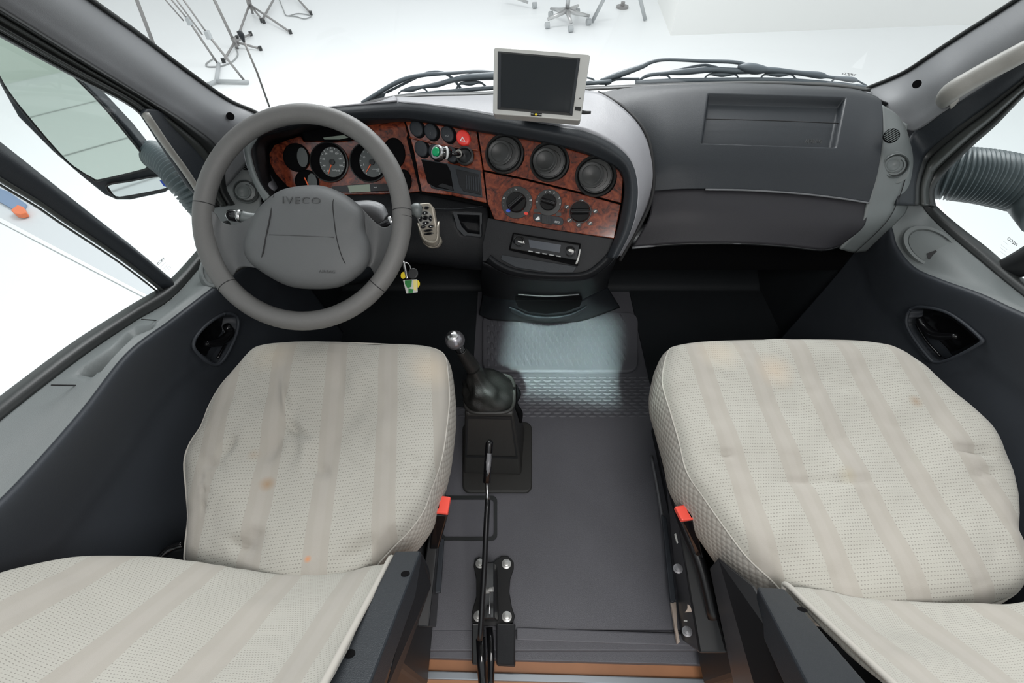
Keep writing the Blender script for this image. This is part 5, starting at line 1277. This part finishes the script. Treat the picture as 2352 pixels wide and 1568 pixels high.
def backrest(root, row0, side, m, edge, inner_first, seed):
    base = [aZ(x, y, z) for x, y, z in row0]
    up = un((0, -.66, .75)); nrm = un((0, .75, .66))
    rows = [[p - nrm*.055 - up*.015 for p in base], [p - nrm*.012 - up*.008 for p in base], base]
    for t in (.05, .12, .22, .34, .48, .62):
        rows.append([p + up*t + V((side*.0, 0, 0)) + V((nz(p, 14, seed), nz(p, 14, seed+5), 0))*.0 for p in base])
    R = [cr(r, 120) for r in rows]; NV = 90; vs = []; uvs = []
    cols = [cr([R[i][j] for i in range(len(R))], NV) for j in range(120)]
    for i in range(NV):
        acc = 0
        for j in range(120):
            q = cols[j][i]
            if j: acc += (V((cols[j][NV//2].x, cols[j][NV//2].y*.0, cols[j][NV//2].z*.0)) - V((cols[j-1][NV//2].x, 0, 0))).length
            w = nz(q, 8, seed)*.010 + abs(nz(q, 20, seed+2))*.003
            vs.append(q + nrm*w); uvs.append((cols[j][i].x, q.dot(up)))
    fs = gridfaces(NV, 120)
    a, b, c_, d = [vs[k] for k in fs[len(fs)//2]]
    if (b-a).cross(d-a).dot(nrm) < 0: fs = [tuple(reversed(f)) for f in fs]
    o = mk('backrest', vs, fs, m, root, uvs=uvs, thick=.006)
    sh = [[p - nrm*.055 for p in base[1:-1]], [p - nrm*.10 + up*.10 for p in base[1:-1]], [p - nrm*.10 + up*.60 for p in base[1:-1]], [p - nrm*.01 + up*.64 for p in base[1:-1]]]
    loft('backrest_shell', sh, M['lower'], root, nu=30, nv=20, thick=.008)
    tube('backrest_piping', [p + nrm*.004 for p in cols[edge]], .0045, M['seat_seam'], root, seg=8)
    return o
DB = [(-90, 1350, .70), (0, 1314, .685), (100, 1287, .655), (200, 1274, .62), (320, 1276, .585), (430, 1291, .555), (560, 1312, .53), (680, 1322, .505), (780, 1318, .50), (845, 1301, .51), (897, 1288, .52)]
PB = [(1808, 1350, .52), (1870, 1358, .51), (1950, 1372, .50), (2060, 1384, .50), (2160, 1389, .51), (2260, 1388, .53), (2352, 1386, .55), (2480, 1370, .58), (2620, 1345, .61), (2740, 1340, .63)]
fbD = fabric_mat('backrest_cloth_driver', bright=.69, fine=.72, period=.104, phase=.02)
fbP = fabric_mat('backrest_cloth_passenger', bright=.73, fine=.72, period=.104, phase=.05)
backrest(ds, DB, 0, fbD, 119, False, 21)
backrest(ps, PB, 0, fbP, 0, True, 31)
# steel backrest beams with screw holes
def beam(root, A, zA, B, zB, w0, w1, depth, holes, m):
    a0, a1 = aZ(A[0], A[1], zA), aZ(A[2], A[3], zA); b0, b1 = aZ(B[0], B[1], zB), aZ(B[2], B[3], zB)
    l = (b0 - a0); n = (a1 - a0).cross(b0 - a0).normalized()
    if n.dot(CAM - a0) < 0: n = -n
    o = hexa('backrest_beam', [a0, a1, b1, b0], [p - n*depth for p in (a0, a1, b1, b0)], m, root, bevel=.004, seg=3)
    for x, y in holes:
        p = aP(x, y, (a0, n), .0006); lathe('beam_hole', [(.0062, 0), (.0060, .0006), (0, .0006)], p, n, M['void'], root, seg=20)
    return o
beam(ds, (907, 1264, 968, 1263), .535, (735, 1600, 838, 1600), .70, 0, 0, .045, [(931, 1317), (803, 1501)], M['beamgrey'] if 'beamgrey' in M else M['dash'])
beam(ps, (1738, 1345, 1803, 1350), .535, (1875, 1610, 2030, 1610), .70, 0, 0, .05, [(1843, 1400)], M['dash'])
# hinge cheeks beside the beams
def cheek(root, top, bot, m): return hexa('recliner_cheek', top, bot, m, root, bevel=.006, seg=3)
cheek(ds, [aZ(968, 1266, .53), aZ(985, 1300, .50), aZ(990, 1345, .47), aZ(880, 1600, .60)], [aZ(960, 1275, .44), aZ(985, 1330, .42), aZ(978, 1380, .40), aZ(900, 1600, .45)], M['lower'])
cheek(ps, [aZ(1648, 1276, .46), aZ(1738, 1345, .52), aZ(1878, 1600, .62), aZ(1740, 1600, .50)], [aZ(1628, 1300, .34), aZ(1700, 1345, .36), aZ(1800, 1600, .40), aZ(1690, 1600, .34)], M['blackmetal'])
for x, y in ((1722, 1456), (1750, 1432)): lathe('rivet', [(.004, 0), (.003, .003), (0, .0035)], aZ(x, y, .50), (0, 0, 1), M['silver'], ps, seg=14)
# seat bases
def base(root, x0, x1, y0, y1, m):
    box('seat_base', ((x0+x1)/2, (y0+y1)/2, .165), (x1-x0, y1-y0, .33), m, root, bevel=.01)
base(ds, -.74, -.335, .10, .74, M['black']); base(ps, .27, .745, .10, .74, M['black'])
box('cushion_pan', (cD.x, cD.y, .365), (.36, .36, .07), M['black'], ds, bevel=.01); box('cushion_pan', (cP.x, cP.y, .365), (.40, .38, .07), M['black'], ps, bevel=.01)
# seat rails on the aisle side
def rail(root, pts, r, m='blackmetal', name='seat_rail'): return tube(name, pts, r, M[m], root, seg=10)
hexa('seat_rail', [aZ(1512, 925, .30), aZ(1530, 925, .30), aZ(1672, 1500, .22), aZ(1606, 1500, .20)], [aZ(1512, 940, .01), aZ(1540, 940, .01), aZ(1680, 1470, .01), aZ(1566, 1470, .01)], M['blackmetal'], ps, bevel=.004)
tube('rail_tube', [aZ(1513, 935, .34), aZ(1528, 1050, .33), aZ(1562, 1180, .31), aZ(1610, 1300, .28), aZ(1640, 1420, .24)], .012, M['blackmetal'], ps, n=24)
tube('slide_edge', [aZ(1496, 1046, .03), aZ(1512, 1130, .03), aZ(1530, 1250, .03), aZ(1548, 1380, .03)], .005, M['rail'], ps, n=16)
plate('trim_flap', px3([(1520, 1180), (1532, 1190), (1553, 1375), (1548, 1384), (1540, 1380)], lambda x, y: aZ(x, y, .05)), .01, M['card'], ps, bevel=.002)
plate('beige_edge', px3([(1541, 1382), (1553, 1382), (1556, 1440), (1562, 1474), (1556, 1478), (1550, 1440)], lambda x, y: aZ(x, y, .03)), .01, M['beige'], ps, bevel=.001)
plate('beige_edge', px3([(1580, 1386), (1586, 1392), (1590, 1404), (1574, 1405), (1580, 1396)], lambda x, y: aZ(x, y, .24)), .006, M['beige'], ps, bevel=.001)
for x, y, z in ((1557, 1306, .24), (1578, 1450, .215)):
    lathe('bolt', [(.0095, 0), (.0095, .002), (.006, .003), (.006, .006), (0, .007)], aZ(x, y, z), (-.2, 0, 1), M['rail'], ps, seg=20)
plate('slot', px3([(1549, 1226), (1553, 1224), (1558, 1246), (1555, 1248)], lambda x, y: aZ(x, y, .262)), .003, M['silver'], ps, bevel=.0005)
plate('slot', px3([(1571, 1423), (1579, 1424), (1579, 1427), (1571, 1426)], lambda x, y: aZ(x, y, .225)), .003, M['silver'], ps, bevel=.0005)
hexa('seat_rail', [aZ(1002, 1120, .28), aZ(1018, 1120, .28), aZ(985, 1440, .20), aZ(950, 1440, .20)], [aZ(1010, 1130, .01), aZ(1024, 1130, .01), aZ(1002, 1440, .01), aZ(950, 1440, .01)], M['blackmetal'], ds, bevel=.003)
plate('trim_flap', px3([(1006, 1236), (1020, 1236), (1012, 1360), (998, 1362)], lambda x, y: aZ(x, y, .10)), .01, M['card'], ds, bevel=.002)
tube('recline_lever', [aZ(360, 1285, .42), aZ(385, 1262, .42), aZ(422, 1248, .42)], [.004, .006, .006], M['gloss'], ds, n=10)
hexa('side_cover', [aZ(368, 1290, .40), aZ(400, 1262, .40), aZ(440, 1256, .40), aZ(440, 1300, .40)], [aZ(368, 1290, .34), aZ(400, 1262, .34), aZ(440, 1256, .34), aZ(440, 1300, .34)], M['black'], ds, bevel=.004)

# seat belt buckles
def buckle(label, q, z, stem, stz, slot):
    T_ = [aZ(x, y, z) for x, y in q]; root = empty('seat_belt_buckle', sum(T_, V((0, 0, 0)))/4, label, 'seat belt buckle', 'red topped seat belt buckles')
    n = nrm_of(T_)
    plate('red_button', T_, .012, M['buckle_red'], root, bevel=.0025, seg=3)
    c = sum(T_, V((0, 0, 0)))/4
    hexa('buckle_body', [c + (p-c)*1.06 - V((0, 0, .006)) for p in T_], [aZ(x, y, stz) for x, y in stem], M['gloss'], root, bevel=.004, seg=3)
    plate('tongue_slot', [aZ(x, y, z + .0008) for x, y in slot], .002, M['void'], root, bevel=0)
    return root
buckle('red topped seat belt buckle beside the driver cushion', [(1006, 1136), (1035, 1140), (1028, 1179), (996, 1176)], .42, [(1000, 1190), (1020, 1185), (1008, 1262), (985, 1262)], .30, [(1004, 1148), (1010, 1149), (1008, 1167), (1000, 1168)])
buckle('red topped seat belt buckle beside the passenger cushion', [(1550, 1162), (1581, 1157), (1599, 1190), (1567, 1195)], .42, [(1568, 1200), (1604, 1196), (1618, 1285), (1596, 1275)], .30, [(1579, 1172), (1586, 1170), (1596, 1186), (1588, 1188)])

# ================================================================== GEAR LEVER
gl_ = empty('gear_lever', (-.20, .66, 0), 'gear lever with silver ball knob and black leather boot on a grey console', 'gear lever')
gp_ = px3(rr(1062, 968, 1222, 1130, 16), lambda x, y: aZ(x, y, .014)); plate('base_plate', gp_, .013, M['gear'], gl_, bevel=.005, seg=3)
Z1 = .235
top4 = [aZ(1067, 946, Z1), aZ(1180, 948, Z1), aZ(1172, 862, Z1), aZ(1080, 862, Z1)]
bot4 = [aZ(1064, 1088, .012), aZ(1198, 1092, .012), aZ(1206, 985, .012), aZ(1075, 985, .012)]
hexa('console_tower', top4, bot4, M['gear'], gl_, bevel=.008, seg=4)
frame_plate('front_panel_edge', [top4[0].lerp(bot4[0], .05)+V((.006, -.002, 0)), top4[1].lerp(bot4[1], .05)+V((-.006, -.002, 0)), bot4[1].lerp(top4[1], .30)+V((-.004, -.002, 0)), bot4[0].lerp(top4[0], .30)+V((.004, -.002, 0))],
            [top4[0].lerp(bot4[0], .09)+V((.010, -.002, 0)), top4[1].lerp(bot4[1], .09)+V((-.010, -.002, 0)), bot4[1].lerp(top4[1], .33)+V((-.009, -.002, 0)), bot4[0].lerp(top4[0], .33)+V((.009, -.002, 0))], .001, M['black'], gl_)
# boot: loops from the collar to the stick
bc = sum(top4, V((0, 0, 0)))/4
stick_b = aZ(1080, 835, .365); stick_t = aZ(1060, 806, .42); knobc = aZ(1045, 781, .455)
loops = []
K = 36
def sq(c, rx, ry, z, p=3.0, nzs=0):
    out = []
    for k in range(K):
        a = 2*math.pi*k/K; ca, sa = math.cos(a), math.sin(a)
        x = rx*abs(ca)**(2/p)*(1 if ca > 0 else -1); y = ry*abs(sa)**(2/p)*(1 if sa > 0 else -1)
        q = V((c.x + x, c.y + y, z)); w = 1 + nzs*(nz(q, 40, 3) + .6*nz(q, 80, 9)); out.append(V((c.x + x*w, c.y + y*w, z)))
    return out
hx = (top4[1].x - top4[0].x)/2; hy = (top4[2].y - top4[1].y)/2
for t, sx_, sy_, nzs in ((0, .98, .98, 0), (.03, 1.02, 1.04, 0), (.16, .98, 1.0, .15), (.30, .82, .86, .3), (.45, .60, .66, .4), (.60, .44, .46, .3), (.8, .30, .30, .15), (1.0, .25, .22, 0.05)):
    c = bc.lerp(stick_b, t); c = V((c.x, c.y, Z1 + (stick_b.z - Z1)*(t**1.1)))
    loops.append(sq(c, hx*sx_, hy*sy_, c.z, 2.8 - t*.8, nzs))
cols_ = [cr([l[k] for l in loops], 30) for k in range(K)]
mk('boot', [cols_[k][i] for i in range(30) for k in range(K)], gridfaces(30, K, True), M['boot'], gl_)
tube('collar_ring', cr([p + V((0, 0, .002)) for p in sq(bc, hx*1.02, hy*1.04, Z1, 4)], 60, True), .005, M['gear'], gl_, seg=10, closed=True)
ax2 = un(knobc - stick_b)
tube('stick', [stick_b - ax2*.02, stick_b + ax2*.012, stick_t - ax2*.004, stick_t + ax2*.002], [.019, .017, .013, .012], M['boot'], gl_, n=12, seg=24)
for t in (.62, .78, .93): lathe('stick_bead', [(.006, -.007), (.011, -.004), (.0125, 0), (.011, .004), (.006, .007)], stick_t.lerp(knobc - ax2*.015, t - .35), ax2, M['gloss'], gl_, seg=24)
kn_ = []
for i in range(19):
    a = math.pi*i/18; kn_.append((max(.0002, .0225*math.sin(a)), -.0225*math.cos(a)))
lathe('knob', kn_, knobc, ax2, mat('knob_silver', (.30, .29, .31), .25, metal=.75, bump=(90, .3)), gl_, seg=40)
lathe('knob_cap', [(.0150, .0168), (.0140, .0186), (.008, .0222), (0, .0236)], knobc, ax2, M['steel'], gl_, seg=30)
# cable bundle at the side of the boot
tube('velcro_strip', [aZ(1182, 885, .22), aZ(1190, 905, .20), aZ(1184, 925, .19), aZ(1194, 948, .17), aZ(1196, 970, .15)], [.006, .008, .006, .008, .004], M['void'], gl_, n=20, seg=6)
# light wedge on the right side of the tower
# ================================================================== HANDBRAKE
hb = empty('handbrake', (-.20, .30, 0), 'black handbrake lever on a bolted floor bracket between the seats', 'handbrake')
lv = [(1124, 1018, .34), (1121, 1060, .315), (1118, 1108, .29)]
tube('lever_grip', [aZ(*q) for q in [(1127, 1012, .345)] + lv], [.006, .0085, .0085, .0085], M['gloss'], hb, seg=18)
tube('grip_sheath', [aZ(1123, 1040, .329), aZ(1119, 1100, .295)], .0068, M['rail'], hb, seg=14)
tube('lever_neck', [aZ(1118, 1108, .29), aZ(1119, 1132, .278), aZ(1120, 1150, .27)], [.005, .0035, .0055], M['steel'], hb, seg=12)
bl = [(1120, 1148, .27), (1116, 1230, .235), (1113, 1300, .20), (1108, 1380, .165), (1103, 1468, .13)]
pts_ = [aZ(*q) for q in bl]
tube('lever_arm', pts_, .0062, M['blackmetal'], hb, seg=10, n=20, flat=1.6)
zb = .018
br = [(1088, 1300), (1090, 1285), (1100, 1278), (1112, 1282), (1122, 1300), (1140, 1284), (1152, 1276), (1168, 1277), (1180, 1290), (1180, 1306), (1172, 1330), (1170, 1360), (1176, 1395), (1183, 1415), (1178, 1430), (1160, 1436), (1098, 1436), (1083, 1428), (1084, 1405), (1094, 1370), (1094, 1330)]
plate('floor_bracket', px3(br, lambda x, y: aZ(x, y, zb)), .006, M['blackmetal'], hb, bevel=.0015)
for x, y in ((1103, 1294), (1163, 1295), (1099, 1415), (1164, 1416)):
    lathe('bolt', [(.0115, 0), (.0115, .002), (.0075, .003), (.0072, .008), (.004, .009), (0, .009)], aZ(x, y, zb + .001), (0, 0, 1), M['boltwhite'], hb, seg=24)
hexa('pivot_housing', [aZ(1112, 1290, .10), aZ(1136, 1290, .10), aZ(1136, 1420, .14), aZ(1106, 1420, .14)], [aZ(1116, 1300, .02), aZ(1142, 1300, .02), aZ(1146, 1425, .02), aZ(1112, 1425, .02)], M['blackmetal'], hb, bevel=.003)
tube('actuator_rod', [aZ(1126, 1350, .15), aZ(1124, 1410, .16)], .0012, M['steel'], hb, seg=8)
for x, y in ((1119, 1357), (1129, 1353)): lathe('pivot_pin', [(.005, -.004), (.005, .004), (0, .005)], aZ(x, y, .155), (1, 0, .3), M['boltwhite'], hb, seg=16)
hexa('rear_bracket', [aZ(1084, 1432, .05), aZ(1112, 1432, .05), aZ(1112, 1528, .0), aZ(1084, 1525, .0)], [aZ(1084, 1436, .0), aZ(1112, 1436, .0), aZ(1112, 1530, -.08), aZ(1084, 1527, -.08)], M['blackmetal'], hb, bevel=.003)
hexa('rear_bracket', [aZ(1140, 1432, .05), aZ(1184, 1432, .05), aZ(1182, 1528, .0), aZ(1140, 1526, .0)], [aZ(1140, 1436, .0), aZ(1184, 1436, .0), aZ(1184, 1532, -.08), aZ(1142, 1530, -.08)], M['lower'], hb, bevel=.003)
tube('pull_cable', [aZ(1104, 1466, .12), aZ(1106, 1520, .10), aZ(1112, 1600, .09)], .010, M['gloss'], hb, seg=14)
tube('pull_cable', [aZ(1124, 1440, .08), aZ(1128, 1500, .07), aZ(1126, 1600, .06)], .008, M['gloss'], hb, seg=14)
